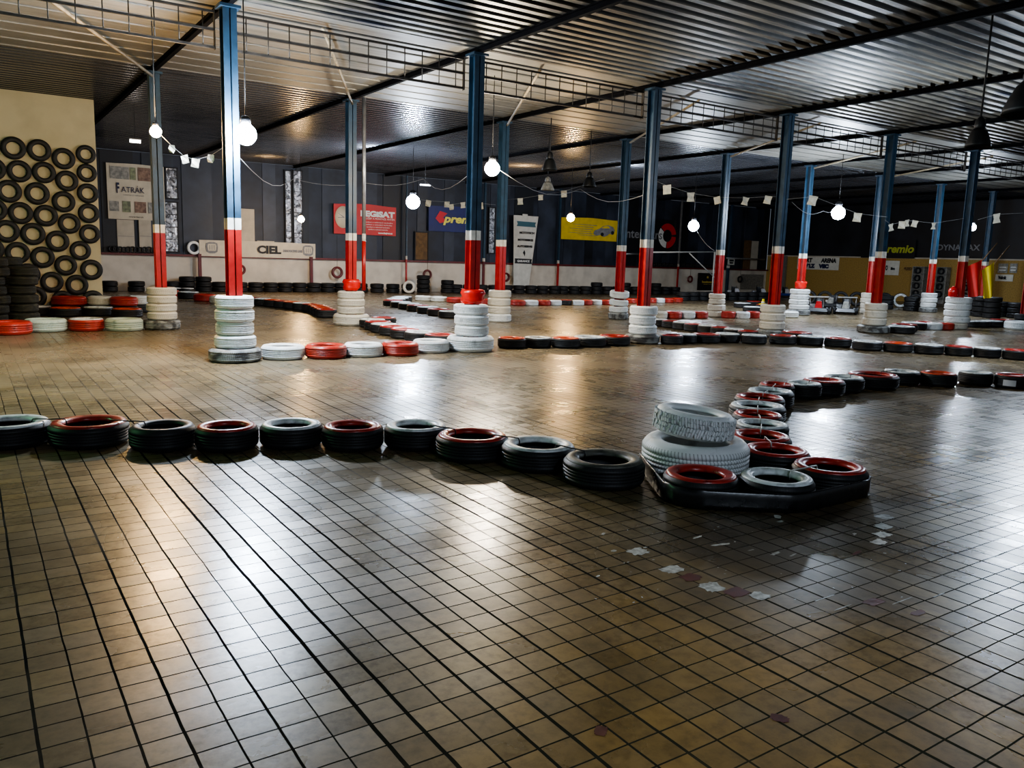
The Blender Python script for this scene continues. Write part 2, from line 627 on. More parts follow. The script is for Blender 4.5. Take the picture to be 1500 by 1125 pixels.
# ----------------------------------------------------------------- setting
fl = MB()
fl.add([(-12, -8, 0), (RIGHT + .3, -8, 0), (RIGHT + .3, BACK + .3, 0), (-12, BACK + .3, 0)], [(0, 1, 2, 3)])
floor = struct('floor', fl, 'floor')


def roof_sheet(name, y0, y1, z, pitch, depth, m, prof_t=(.42, .52, .9)):
    mb = MB()
    prof = []
    y = y0
    while y < y1:
        for t, d in ((0, 0), (prof_t[0], 0), (prof_t[1], depth), (prof_t[2], depth)):
            if y + t * pitch < y1:
                prof.append((y + t * pitch, z + d))
        y += pitch
    prof.append((y1, z))
    n = len(prof)
    vs = [(x, a, b) for x in (-12, RIGHT + .3) for a, b in prof]
    mb.add(vs, [(i, i + 1, n + i + 1, n + i) for i in range(n - 1)])
    mb.add([(-12, y0, z + .12), (RIGHT + .3, y0, z + .12), (RIGHT + .3, y1, z + .12), (-12, y1, z + .12)], [(0, 1, 2, 3)])
    return struct(name, mb, m)


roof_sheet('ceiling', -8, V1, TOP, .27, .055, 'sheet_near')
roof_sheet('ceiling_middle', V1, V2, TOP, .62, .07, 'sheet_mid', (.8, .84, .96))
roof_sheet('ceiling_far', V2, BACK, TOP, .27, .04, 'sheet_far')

# back wall: low white wall, dark boarded upper part with pilasters
WTOP = 1.38
x_l, x_r = 2.9, RIGHT
mb = MB().box(((x_l + x_r) / 2, BACK + .1, WTOP / 2), (x_r - x_l, .2, WTOP))
struct('wall_back', mb, 'white_wall')
mb = MB().box(((x_l + x_r) / 2, BACK + .2, (WTOP + TOP) / 2), (x_r - x_l, .2, TOP - WTOP))
x = x_l
while x < x_r:
    mb.box((x + .7, BACK + .09, (WTOP + TOP) / 2), (1.15 if int(x * 3) % 2 else .55, .05, TOP - WTOP), 1 if int(x * 7) % 3 else 2)
    x += 1.45
struct('wall_back_upper', mb, ['dark_wall', 'dark_panel', 'black_panel'])
mb = MB().box(((x_l + x_r) / 2, BACK, WTOP + .04), (x_r - x_l, .3, .08))
struct('trim_1', mb, 'maroon_paint')
# right wall: chipboard below, black above
OSBT = 2.36
mb = MB().box((RIGHT + .1, 14, OSBT / 2), (.2, BACK * 2 - 28, OSBT))
struct('wall_right', mb, 'osb')
mb = MB().box((RIGHT + .1, 14, (OSBT + TOP) / 2), (.22, BACK * 2 - 28, TOP - OSBT))
struct('wall_right_upper', mb, 'black_panel')
mb = MB().box((RIGHT - .03, 14, OSBT), (.06, BACK * 2 - 28, .07))
struct('trim_2', mb, 'board')
# white tyre wall on the left and its return to the back wall
mb = MB().box(((-12 + 2.95) / 2, TYW + .1, TOP / 2), (14.95, .2, TOP))
struct('wall_left', mb, 'cream_wall')
mb = MB().box((2.85, (TYW + BACK) / 2 + .1, TOP / 2), (.18, BACK - TYW - .2, TOP))
struct('wall_left_return', mb, 'dark_wall')

# glass-block windows in the upper back wall; the last one is a brownish curtain
for i, (px0, px1, py0, py1) in enumerate(((243, 260, 246, 291), (241, 261, 296, 369), (418, 427, 250, 368), (430, 443, 250, 372), (716, 725, 304, 371), (608, 627, 340, 383))):
    a, c = on_y(px0, (py0 + py1) / 2, BACK), on_y(px1, (py0 + py1) / 2, BACK)
    zt, zb = on_y((px0 + px1) / 2, py0, BACK).z, max(WTOP + .1, on_y((px0 + px1) / 2, py1, BACK).z)
    w = c.x - a.x
    mb = MB().box(((a.x + c.x) / 2, BACK + .03, (zt + zb) / 2), (w, .04, zt - zb))
    o = struct('window_%d' % (i + 1), mb, 'wavy_glass' if i < 5 else 'wood')
    fr = MB()
    for zz in (zb, zt):
        fr.box(((a.x + c.x) / 2, BACK + .01, zz), (w + .08, .05, .05))
    for xx in (a.x, c.x):
        fr.box((xx, BACK + .01, (zt + zb) / 2), (.05, .05, zt - zb))
    if zt - zb > 1.6:
        for q in (1, 2, 3):
            fr.box(((a.x + c.x) / 2, BACK + .005, zb + (zt - zb) * q / 4), (w, .03, .03))
    fr.build('window_frame', 'black_steel', o)

# roof beams across the hall, one over every column line
for k in range(-3, 10):
    mb = MB()
    for z, w, h in ((TOP - .01, .09, .02), (TOP - .05, .02, .08), (TOP - .095, .08, .018)):
        mb.box((colx(k), (BACK - 8) / 2, z), (w, BACK + 8, h))
    struct('trim_%d' % (k + 6), mb, 'black_beam')

# ----------------------------------------------------------------- columns


def channel(mb, z0, z1, mi):
    """two back-to-back channel bars standing together"""
    for s in (-1, 1):
        mb.box((s * .018, 0, (z0 + z1) / 2), (.014, .2, z1 - z0), mi)
        for f in (-1, 1):
            mb.box((s * .058, f * .092, (z0 + z1) / 2), (.084, .016, z1 - z0), mi)


def make_column(h):
    t = thing('support_post', 'x', 'column')
    a = MB()
    channel(a, 2.17, h, 0)
    a.box((0, 0, h - .02), (.3, .3, .04))
    a.build('blue_shaft', 'blue_paint', t)
    a = MB()
    channel(a, 2.0, 2.17, 0)
    a.build('white_band', 'white_paint', t)
    a = MB()
    channel(a, 0.0, 2.0, 0)
    a.build('red_shaft', 'red_paint', t)
    a = MB().box((0, 0, .012), (.2, .2, .024))
    a.build('base_plate', 'black_steel', t)
    return t


col0 = make_column(TOP - .105)
col_pos = {}
first = True
for row, V, ks in (('front-row', V1, range(0, 7)), ('second-row', V2, range(0, 9))):
    for k in ks:
        p = (colx(k), V, 0)
        lab = 'blue white and red steel column, %s one of the %s line' % (ORD[k], 'front' if row == 'front-row' else 'second')
        if first:
            col0.location = p
            col0['label'] = lab
            col0['group'] = 'steel columns'
            first = False
        else:
            dup(col0, p, 0, lab, 'steel columns')
        col_pos[(row, k)] = Vector(p)

# thin posts standing against the back wall
posts = [(595, 'teal and red post between the two bright banners', 'blue_paint', 'red_paint', .07), (293, 'dark red post under the left end of the long banner', 'maroon_paint', 'maroon_paint', .12),
         (456, 'dark red post under the right end of the long banner', 'maroon_paint', 'maroon_paint', .12), (817, 'dark post below the left edge of the yellow banner', 'blue_paint', 'red_paint', .09),
         (993, 'pale blue and red post left of the hanging red tyre', 'galv', 'red_paint', .08), (708, 'teal post right behind the second front column', 'blue_paint', 'maroon_paint', .1),
         (1066, 'grey blue post carrying the small notice', 'blue_paint', 'blue_paint', .14)]
for px, lab, up, lo, w in posts:
    p = on_y(px, 400, BACK - .25)
    t = thing('wall_post', lab, 'post', (p.x, p.y, 0), 0, 'posts along the back wall')
    short = up == lo == 'maroon_paint'
    MB().box((0, 0, .75), (w, w, 1.5)).build('lower_shaft', lo, t)
    if not short:
        MB().box((0, 0, 1.58), (w, w, .16)).build('white_band', 'white_paint', t)
        MB().box((0, 0, 3.48), (w, w, TOP - .02 - 1.66)).build('upper_shaft', up, t)

# silver pipe beside the second column of the second line
p = col_pos[('second-row', 1)] + Vector((.3, -.06, 0))
t = thing('drain_pipe', 'slim silver pipe standing right beside a second line column, red at the foot', 'pipe', p)
MB().tube([(0, 0, 2.17), (0, 0, TOP - .02)], .045, 10).build('pipe', 'galv', t)
MB().tube([(0, 0, 2.0), (0, 0, 2.17)], .047, 10).build('white_band', 'white_paint', t)
MB().tube([(0, 0, 0.83), (0, 0, 2.0)], .047, 10).build('red_section', 'red_paint', t)

# lattice girders between the front columns
def make_girder():
    t = thing('lattice_girder', 'x', 'girder')
    L = DU - .3
    for z, nm in ((.5, 'top_chord'), (.25, 'middle_chord'), (0, 'bottom_chord')):
        MB().box((DU / 2, 0, z), (L, .035, .035)).build(nm, 'rust_steel', t)
    bar = MB().tube([(0, 0, 0), (0, 0, .5)], .009, 6).mesh('web_bar', 'rust_steel')
    for i in range(12):
        link('web_bar', bar, t, (.15 + L * (i + .5) / 12, 0, 0))
    for x in (.15, DU - .15):
        MB().box((x, 0, .25), (.012, .07, .56)).build('mounting_plate', 'rust_steel', t)
    return t


g0 = None
for k in range(-1, 8):
    p = (colx(k), V1 + .19, TOP - .67)
    lab = 'rusty lattice girder under the roof, %s span along the front column line' % ORD[k + 1]
    if g0 is None:
        g0 = make_girder()
        g0.location = p
        tag(g0, lab, None, 'lattice girders')
    else:
        dup(g0, p, 0, lab, 'lattice girders')
# slanting struts under the middle roof
for k in range(0, 7):
    a = Vector((colx(k) - .05, V2 - .2, TOP - .22))
    b_ = Vector((colx(k) - 2.7, V1 + .26, TOP - .1))
    o = MB().tube([(0, 0, 0), b_ - a], .028, 8).build('roof_strut', 'tan_steel', None, a)
    tag(o, 'tan diagonal strut under the pale roof, running from the %s column of the second line' % ORD[k], 'strut', 'roof struts')

# ------------------------------------------------------------------- tyres


def tyre_profile(R=.3, W=.2, r=.185, grooves=4):
    """closed section: bead, bulging sidewalls, grooved tread, hollow inside"""
    o = [(r, .028), (r + .012, .012), (r + .05, .001), (r + .082, .004), (R - .014, .022), (R - .004, .036)]
    tw0, tw1 = .042, W - .042
    tr = [(R, tw0)]
    for g in range(grooves):
        c = tw0 + (tw1 - tw0) * (g + 1) / (grooves + 1)
        tr += [(R + .001, c - .0055), (R - .008, c - .004), (R - .008, c + .004), (R + .001, c + .0055)]
    tr.append((R, tw1))
    up = [(a, W - z) for a, z in reversed(o)]
    inner = [(r + .004, W - .045), (r + .05, W - .018), (R - .03, W - .045), (R - .018, W / 2), (R - .03, .045), (r + .05, .018), (r + .004, .045)]
    return o + tr + up + inner


TYRE_MESH = {}


def tyre_body(m, seg):
    key = (m, seg)
    if key not in TYRE_MESH:
        TYRE_MESH[key] = MB().lathe(tyre_profile(grooves=4 if seg > 40 else 3), seg, 0, True).mesh('tyre', m)
    return TYRE_MESH[key]


def rim_ring(m, seg):
    key = ('ring', m, seg)
    if key not in TYRE_MESH:
        W, e = .2, .0025
        pr = [(.188 - e, W - .05), (.185 - e, W - .028), (.197 - e, W - .012 + e), (.235, W - .001 + e), (.267, W - .004 + e), (.281, W - .018 + e), (.279, W - .022), (.2, W - .02), (.19, W - .04)]
        TYRE_MESH[key] = MB().lathe(pr, seg, 0, True).mesh('painted_sidewall', m)
    return TYRE_MESH[key]


FULL = dict(W='white_tyre', R='red_tyre', G='green_tyre', C='cream_tyre', Y='grey_tyre', K='rubber', O='rubber_old')
TOPS = dict(w='white_rim', r='red_rim', o='orange_rim', d='dusty_rim')
FULLN = dict(W='white painted tyre', R='red painted tyre', G='greenish white tyre', C='cream painted tyre', Y='grey smudged tyre', K='plain black tyre', O='old dusty black tyre')
TOPN = dict(w='white-rimmed black tyre', r='red-rimmed black tyre', o='orange-rimmed black tyre', d='dusty olive-rimmed tyre')


REG = []


def tyre(p, code, label, group, d=.6, w=.2, seg=32, rot=None, name='tyre'):
    body = FULL[code] if code in FULL else 'rubber'
    o = link(name, tyre_body(body, seg), None, p)
    o.rotation_euler = rot or (0, 0, random.uniform(0, 6.28))
    o.scale = (d / .6, d / .6, w / .2)
    tag(o, label, 'tyre', group)
    if code in TOPS:
        link('painted_sidewall', rim_ring(TOPS[code], seg), o)
    return o


def fit_diams(pts, lo=.46, hi=.86):
    """largest diameters that let neighbours just touch"""
    n = len(pts)
    r = [lo / 2] * n
    for it in range(60):
        for i in range(n):
            lim = hi / 2
            for j in (i - 1, i + 1):
                if 0 <= j < n:
                    lim = min(lim, (pts[i] - pts[j]).length - r[j])
            if i == 0 and n > 1:
                lim = min(lim, r[1] + .01)
            if i == n - 1 and n > 1:
                lim = min(lim, r[n - 2] + .01)
            r[i] += (max(lo / 2, min(lim, r[i] + .006)) - r[i])
    return [q * 2 * .995 for q in r]


def chain(spec, where, group, z=.2, seg=32, w=.2, hi=.72, lo=.46, dmax=None, start=0):
    """spec: (px, py, code) sighted at the tyre's top centre"""
    pts = [at(x, y, z) for x, y, c in spec]
    pts = [Vector((p.x, p.y, 0)) for p in pts]
    ds = fit_diams(pts, lo, hi)
    out = []
    for i, (p, dd, (x, y, c)) in enumerate(zip(pts, ds, spec)):
        nm = FULLN.get(c) or TOPN[c]
        lab = '%s, %s %s' % (nm, ORD[i + start], where)
        o = tyre(p, c, lab, group, dd, w, seg)
        REG.append([[o], p, dd / 2, False])
        out.append((o, p, dd))
    return out


def even_chain(poly, n, codes, where, group, z=.2, seg=32, w=.2, start=0):
    """n tyres at equal spacing along a sighted line"""
    P = [at(x, y, z) for x, y in poly]
    P = [Vector((p.x, p.y, 0)) for p in P]
    seglen = [(b - a).length for a, b in zip(P, P[1:])]
    tot = sum(seglen)
    pts = []
    for i in range(n):
        s = tot * i / max(1, n - 1)
        for a, b, l in zip(P, P[1:], seglen):
            if s <= l + 1e-6:
                pts.append(a.lerp(b, s / l))
                break
            s -= l
        else:
            pts.append(P[-1])
    ds = fit_diams(pts, .4, .7)
    for i, (p, dd) in enumerate(zip(pts, ds)):
        c = codes[i % len(codes)]
        nm = FULLN.get(c) or TOPN[c]
        o = tyre(p, c, '%s, %s %s' % (nm, ORD[i + start], where), group, dd, w, seg)
        REG.append([[o], Vector((p.x, p.y, 0)), dd / 2, False])


near = chain([(12, 616, 'w'), (130, 616, 'r'), (238, 621, 'K'), (332, 622, 'r'), (427, 619, 'w'), (517, 622, 'r'), (609, 621, 'w'), (692, 635, 'r'), (789, 648, 'w'), (885, 669, 'd')],
             'from the left in the foreground row', 'tyres of the foreground row', .2, 72)
hair = chain([(1027, 691.5, 'r'), (1138, 696, 'w'), (1211, 679, 'r')], 'of three wrapped in the rubber belt, from the left', 'tyres at the hairpin', .2, 72)
curve = chain([(1122, 657, 'r'), (1115, 637, 'r'), (1116, 619, 'w'), (1110, 605, 'r'), (1110, 592, 'w'), (1113, 580, 'r'), (1129, 571, 'w'), (1141, 561.5, 'r'), (1175, 560, 'w'), (1207, 555.5, 'r'),
               (1236, 551, 'w'), (1279, 547, 'r'), (1321, 542.5, 'w'), (1375, 545, 'o'), (1430, 544, 'w'), (1483, 548, 'r'), (1538, 552, 'w')],
              'of the curving chain, counted from the hairpin', 'tyres of the curving chain', .2, 64)
chain([(413, 505, 'W'), (477, 504, 'R'), (532, 502, 'W'), (586, 501, 'R'), (638, 497, 'W')], 'in the painted row between the first two front columns', 'painted tyres between the columns', .22, 64, .22, .76)
chain([(750, 494, 'o'), (788, 493.5, 'w'), (829, 494, 'o'), (864, 492.5, 'w'), (900, 491, 'r')], 'right of the second front column', 'tyres of the long middle chain', .2, 48)
chain([(978, 489.5, 'r'), (1004, 489, 'w'), (1033, 488.5, 'r'), (1065, 488, 'w'), (1104, 490, 'w'), (1147, 490.5, 'r'), (1187, 492, 'w'), (1228, 494.5, 'r'), (1271, 499, 'w'), (1316, 501.5, 'o'), (1361, 504, 'w'),
       (1405, 506.5, 'r'), (1447, 509, 'w'), (1490, 512, 'r'), (1536, 515, 'w')], 'of the long middle chain right of the third front column', 'tyres of the long middle chain', .2, 48)
even_chain([(538, 464), (566, 475), (606, 484), (645, 489)], 8, 'rwrwrrwr', 'of the slanting chain towards the second front column', 'tyres of the slanting chain')
even_chain([(660, 455), (610, 446), (575, 439), (590, 434)], 10, 'wrwrwwrwww', 'of the far loop, counted from the second front column', 'tyres of the far loop', .2, 28)
chain([(620, 433.5, 'C'), (643, 434.5, 'C'), (668, 436, 'R'), (694, 437.5, 'R'), (709, 438, 'R')], 'of the painted back row behind the far loop', 'painted tyres of the back row', .19, 28, .2)
chain([(759, 440, 'R'), (778, 440, 'W'), (797, 440, 'R'), (813.5, 440, 'W'), (830, 439.5, 'r'), (846.5, 440, 'W'), (860, 439.5, 'R'), (873.5, 439.5, 'W'), (887, 439.5, 'R')],
      'in the painted back row left of the leaning stack', 'painted tyres of the back row', .19, 28, .2)
chain([(925, 437.5, 'R'), (955, 437, 'R'), (966.5, 437, 'W'), (979, 437, 'R'), (992, 436.5, 'R')], 'in the painted back row behind the third front column', 'painted tyres of the back row', .19, 28, .2)
chain([(965, 457, 'C'), (987, 457, 'R'), (1007, 457, 'W'), (1026, 457, 'R')], 'in the painted row left of the fifth second-line column', 'painted tyres by the second line', .2, 28, .22)
chain([(1070, 457, 'R'), (1084, 457.5, 'W'), (1103, 457, 'R')], 'in the painted row right of the fifth second-line column', 'painted tyres by the second line', .2, 28, .22)
chain([(1154, 456.5, 'W')], 'one touching the stack round the sixth second-line column', 'painted tyres by the second line', .2, 28, .22)
even_chain([(965, 467), (986, 469.5), (1010, 473), (1036, 476), (1066, 480), (1096, 484)], 8, 'wrwrwrwr', 'of the inner chain behind the long middle chain', 'tyres of the inner chain', .2, 28)
chain([(1160, 485, 'r')], 'one lying alone beside the fourth front column', 'tyres of the inner chain', .2, 28)
chain([(1309, 477, 'w'), (1325, 474.5, 'r'), (1339, 472, 'w'), (1353, 471, 'r'), (1369, 473, 'W'), (1386, 473, 'R')], 'between the fifth and sixth front columns', 'tyres between two front columns', .2, 32)
chain([(1424, 470, 'w'), (1440, 470, 'w'), (1453, 469.5, 'w'), (1467, 467.5, 'r')], 'right of the sixth front column', 'tyres right of the sixth column', .2, 32)
chain([(1493, 471, 'W')], 'one at the far right edge, beside the last front column', 'tyres right of the sixth column', .24, 32, .26, .8, .78)
small_group = chain([(1088, 443.5, 'w'), (1105, 441, 'r'), (1103, 449, 'w'), (1121, 446, 'r')], 'of the small group left of the fourth front column', 'small tyre group', .2, 28)

# --- left corner: bright big tyres, painted rows and the dark pile
LB = 'big tyres at the left edge'
for i, (x, y, c, d) in enumerate(((14, 470, 'R', .74), (70, 466.5, 'G', .76), (126, 466, 'R', .66), (178, 466, 'G', .72))):
    p = at(x, y, .25)
    o = tyre((p.x, p.y, 0), c, '%s, %s of the big tyres lined up on the left' % (FULLN[c], ORD[i]), LB, d, .25, 40)
    REG.append([[o], Vector((p.x, p.y, 0)), d / 2, False])
    if i == 2:
        link('painted_sidewall', rim_ring('white_rim', 40), o)
for i, (x, y, c) in enumerate(((62, 448, 'w'), (100, 449, 'o'), (143, 448.5, 'w'), (186, 451.5, 'o'))):
    p = at(x, y, .22)
    o = tyre((p.x, p.y, 0), c, '%s, %s in the second line on the left' % (TOPN[c], ORD[i]), 'second line on the left', .7, .22, 32)
    REG.append([[o], Vector((p.x, p.y, 0)), .35, False])
for i, (x, y, c, d) in enumerate(((96, 430, 'R', .8), (137, 433, 'C', .58), (173, 434, 'R', .66), (203, 432, 'W', .5))):
    p = at(x, y, .46)
    p.y = min(p.y, TYW - d / 2 - .06)
    o1 = tyre((p.x, p.y, 0), 'K', 'plain black tyre under the %s, %s low stack by the tyre wall' % (FULLN[c], ORD[i]), 'low stacks before the tyre wall', d, .22, 28)
    o2 = tyre((p.x, p.y, .222), c, '%s lying on a black one, %s low stack by the tyre wall' % (FULLN[c], ORD[i]), 'low stacks before the tyre wall', d, .22, 28)
    REG.append([[o1, o2], Vector((p.x, p.y, 0)), d / 2, False])
pile = [(36, 470, 6), (-9, 473, 7), (17, 464, 7), (-36, 466, 7)]
PN = ['right front', 'left front', 'right rear', 'left rear']
for j, (x, y, n) in enumerate(pile):
    p = at(x, y)
    REG.append([[], Vector((p.x, p.y, 0)), .36, True])
    for i in range(n):
        q = (p.x + random.uniform(-.04, .04), p.y + random.uniform(-.05, .05), i * .1985)
        tyre(q, 'O', 'old dusty black tyre, %s from the floor in the %s heap' % (ORD[i], PN[j]), 'dark tyre heap on the left', random.uniform(.58, .64), .197, 28)

# --- right of the first second-line column
chain([(276, 428, 'w'), (300, 431.5, 'R'), (324, 434.5, 'C'), (351, 433, 'R')], 'behind the first front column, from the left', 'tyres behind the first column', .22, 28, .24)
chain([(252, 425, 'R'), (258, 421.5, 'w'), (274, 422, 'w')], 'near the first second-line column', 'tyres behind the first column', .22, 28, .22)
even_chain([(371, 436), (420, 441), (462, 446), (478, 453)], 11, 'rworowrooor', 'of the slanting black row right of the first front column', 'slanting black row', .22, 28, .23)

# --- stacks of painted tyres round the column feet


def stack(row, k, items, base=None, jitter=.012):
    p = col_pos[(row, k)]
    z = 0
    REG.append([[], Vector((p.x, p.y, 0)), max(i[1] for i in items) / 2 + .025, True])
    where = 'the %s %s column' % (ORD[k], 'front' if row == 'front-row' else 'second-line')
    n = len(items)
    for i, (c, d, w, tilt) in enumerate(items):
        lab = '%s round %s, %s of its stack' % (FULLN[c], where, 'lowest' if i == 0 else 'topmost' if i == n - 1 else ORD[i] + ' from below')
        if i == 0 and d > .68:
            lab = 'big ' + lab
        z += abs(tilt) * .36
        tyre((p.x + random.uniform(-jitter, jitter), p.y + random.uniform(-jitter, jitter), z), c, lab, 'tyres stacked round the columns', d, w, 48, (tilt, tilt * .5, random.uniform(0, 6)))
        z += w + .001 + abs(tilt) * .36
    return z


W_ = lambda n, c='W', d=.58, w=.2: [(c, d + random.uniform(-.02, .02), w, 0) for _ in range(n)]
stack('front-row', 0, [('Y', .78, .21, 0), ('W', .62, .2, 0)] + W_(3))
stack('front-row', 1, [('W', .86, .28, 0)] + W_(3, 'W', .62, .19))
stack('front-row', 2, [('Y', .74, .19, 0)] + W_(3, 'W', .58, .2))
stack('front-row', 3, [('Y', .7, .19, 0)] + W_(3, 'C', .6, .2))
stack('front-row', 4, [('Y', .84, .2, 0)] + W_(3, 'C', .6, .2))
stack('front-row', 5, [('C', .66, .19, 0)] + W_(4, 'W', .72, .19))
stack('front-row', 6, W_(2, 'K', .6, .2))
stack('second-row', 0, [('Y', .74, .2, 0)] + W_(4, 'C', .6, .17))
stack('second-row', 1, [('C', .86, .27, 0)] + W_(3, 'C', .64, .18))
stack('second-row', 2, [('W', .66, .22, 0)] + W_(3, 'C', .6, .21))
stack('second-row', 3, [('Y', .6, .2, 0), ('W', .56, .18, 0), ('W', .56, .18, .06), ('W', .58, .2, -.1)])
stack('second-row', 4, [('C', .6, .2, 0), ('C', .58, .2, .03)] + W_(2, 'C', .55, .17))
stack('second-row', 5, [('Y', .8, .2, 0)] + W_(4, 'W', .68, .18))
stack('second-row', 6, W_(4, 'C', .62, .2))
stack('second-row', 7, [('Y', .7, .2, 0)] + W_(3, 'W', .62, .2))
stack('second-row', 8, W_(3, 'K', .6, .2))

# neighbours settle so that no two tyres on the floor run into each other
pbig = at(1016, 693)
REG.append([[], Vector((pbig.x, pbig.y, 0)), .435, True])
for step in range(80):
    moved = False
    for i in range(len(REG)):
        a = REG[i]
        for j in range(i + 1, len(REG)):
            b = REG[j]
            if abs(a[1].x - b[1].x) > 1 or abs(a[1].y - b[1].y) > 1 or (a[3] and b[3]):
                continue
            d = b[1] - a[1]
            gap = a[2] + b[2] + .003 - d.length
            if gap <= 0:
                continue
            moved = True
            d = d.normalized() if d.length > .02 else Vector((1, 0, 0))
            fa, fb = (0, 1) if a[3] else (1, 0) if b[3] else (.5, .5)
            a[1] -= d * gap * fa
            b[1] += d * gap * fb
            if step > 25:
                for q in (a, b):
                    if not q[3]:
                        q[2] *= .994
    if not moved:
        break
    for q in REG:
        if not q[3] and q[1].x < 3.4:
            q[1].y = min(q[1].y, TYW - q[2] - .17)
for objs, p, r, fixed in REG:
    for o in objs:
        o.location.x, o.location.y = p.x, p.y
        k = min(1, r * 2 / .6 / o.scale.x)
        o.scale = (o.scale.x * k, o.scale.y * k, o.scale.z)

# --- hairpin: big white tyre, winter tyre on it, rubber belt
pb = at(1016, 693)
big = tyre((pb.x, pb.y, 0), 'W', 'big white painted tyre lying behind the belted three', 'white tyres at the hairpin', .86, .3, 96)


def winter_tyre():
    pr = tyre_profile(grooves=1)
    t = MB().lathe(pr, 96, 0, True).build('tyre', 'white_tyre')
    bl = MB()
    n = 44
    for rowi, z in enumerate((.045, .082, .118, .155)):
        for j in range(n):
            a = 2 * PI * (j + .5 * (rowi % 2)) / n + .05 * math.sin(j * 5 + rowi)
            m = Matrix.Rotation(a, 4, 'Z') @ Matrix.Translation((.302, 0, z)) @ Matrix.Rotation(.35 * (-1) ** rowi, 4, 'X')
            bl.box((0, 0, 0), (.018, .027, .031), 0, m)
    bl.build('tread_blocks', 'white_tyre', t)
    return t


wt = winter_tyre()
wt.location = (pb.x - .03, pb.y + .02, .325)
wt.scale = (1.06, 1.06, 1.04)
wt.rotation_euler = (.0, .11, -YAW)
tag(wt, 'white winter tyre with chunky tread tilted on the big white tyre', 'tyre', 'white tyres at the hairpin')


def belt(centres, r0, label):
    cx = sum(c.x for c in centres) / len(centres)
    cy = sum(c.y for c in centres) / len(centres)
    pts = []
    for c, d in zip(centres, r0):
        for j in range(72):
            a = 2 * PI * j / 72
            pts.append((c.x - cx + math.cos(a) * (d / 2 + .006), c.y - cy + math.sin(a) * (d / 2 + .006)))
    pts = sorted(set(pts))

    def half(seq):
        h = []
        for p in seq:
            while len(h) > 1 and (h[-1][0] - h[-2][0]) * (p[1] - h[-2][1]) - (h[-1][1] - h[-2][1]) * (p[0] - h[-2][0]) <= 0:
                h.pop()
            h.append(p)
        return h[:-1]
    hull = half(pts) + half(pts[::-1])
    mb = MB()
    cam = Vector((-cx, -cy, 0)).normalized()
    side = Vector((-cam.y, cam.x, 0))
    front = [p for p in hull if Vector((p[0], p[1], 0)).dot(cam) > -.36 * abs(Vector((p[0], p[1], 0)).dot(side)) - .02]
    front.sort(key=lambda p: math.atan2(p[0] * side.x + p[1] * side.y, p[0] * cam.x + p[1] * cam.y))
    n = len(front)
    prof = [(0, .004), (.012, .008), (.014, .05), (.016, .09), (.013, .142), (.006, .15), (0, .148)]
    vs = []
    for i, (x, y) in enumerate(front):
        l = math.hypot(x, y) or 1
        wv = .012 * math.sin(i * .9) * math.sin(i * .23)
        for o_, z in prof:
            vs.append((x + x / l * o_, y + y / l * o_, z * (.95 + wv * 3)))
    k = len(prof)
    fs = [(i * k + a, (i + 1) * k + a, (i + 1) * k + (a + 1) % k, i * k + (a + 1) % k) for i in range(n - 1) for a in range(k)]
    fs += [tuple(range(k)), tuple((n - 1) * k + a for a in range(k))]
    mb.add(vs, fs, 0, True)
    return tag(mb.build('rubber_belt', 'belt', None, (cx, cy, 0)), label, 'belt')


belt([h[1] for h in hair] + [Vector((pb.x, pb.y, 0))], [h[0].scale.x * .6 for h in hair] + [.86], 'shiny black rubber belt wrapped round the hairpin tyres')

# cable ties joining neighbouring tyres of the curving chain
def tie(a, da, b, db, m, label):
    d = (b - a).normalized()
    mid = a + d * ((da / 2 + (b - a).length - db / 2) / 2)
    g = max(0, (b - a).length - da / 2 - db / 2) / 2
    ha, hb = .117 * da / .6 + .013 + g, .117 * db / .6 + .013 + g
    pts = [d * x + Vector((0, 0, z)) for x, z in ((-ha, .145), (-ha, .19), (-ha + .012, .213), (-ha * .5, .2145), (0, .211), (hb * .5, .2145), (hb - .012, .213), (hb, .19), (hb, .145))]
    o = MB().tube(pts, .0055, 6).build('cable_tie', m, None, (mid.x, mid.y, 0))
    return tag(o, label, 'tie', 'cable ties')


for i in range(0, 12):
    (o1, a, da), (o2, b_, db) = curve[i], curve[i + 1]
    tie(a, da, b_, db, 'tie_white' if i < 8 else 'black_cord', '%s cable tie between the %s and %s tyres of the curving chain' % ('white' if i < 8 else 'black', ORD[i], ORD[i + 1]))
tie(hair[1][1], hair[1][2], hair[2][1], hair[2][2], 'tie_white', 'white cable tie between the second and third belted tyres')
for i in (0, 1, 6, 7, 8):
    (o1, a, da), (o2, b_, db) = near[i], near[i + 1]
    tie(a, da, b_, db, 'black_cord', 'black cable tie between the %s and %s foreground tyres' % (ORD[i], ORD[i + 1]))

# --- tyres mounted flat on the white wall
cols_w = [('rightmost', [(130, 212), (131, 241), (129, 271), (133, 302), (138, 333), (141, 380), (128, 424)]),
          ('second from right', [(100, 229), (98, 257), (101, 287), (109, 320), (122, 355), (120, 401), (92, 424)]),
          ('third from right', [(68, 217), (66, 244), (67, 276), (77, 308), (91, 343), (100, 377), (88, 402)]),
          ('fourth from right', [(31, 207), (32, 240), (30, 272), (41, 304), (57, 334), (69, 364), (57, 393), (60, 424)]),
          ('fifth from right', [(0, 199), (2, 230), (0, 261), (4, 295), (21, 336), (36, 366), (22, 396)]),
          ('leftmost', [(-34, 190), (-33, 222), (-32, 254), (-30, 286), (-14, 320), (0, 357), (-12, 388)])]
wall_pts = []
for nm, lst in cols_w:
    for i, (x, y) in enumerate(lst):
        wall_pts.append((on_y(x, y, TYW), 'black tyre fixed flat on the white wall, %s down in the %s column' % (ORD[i], nm)))
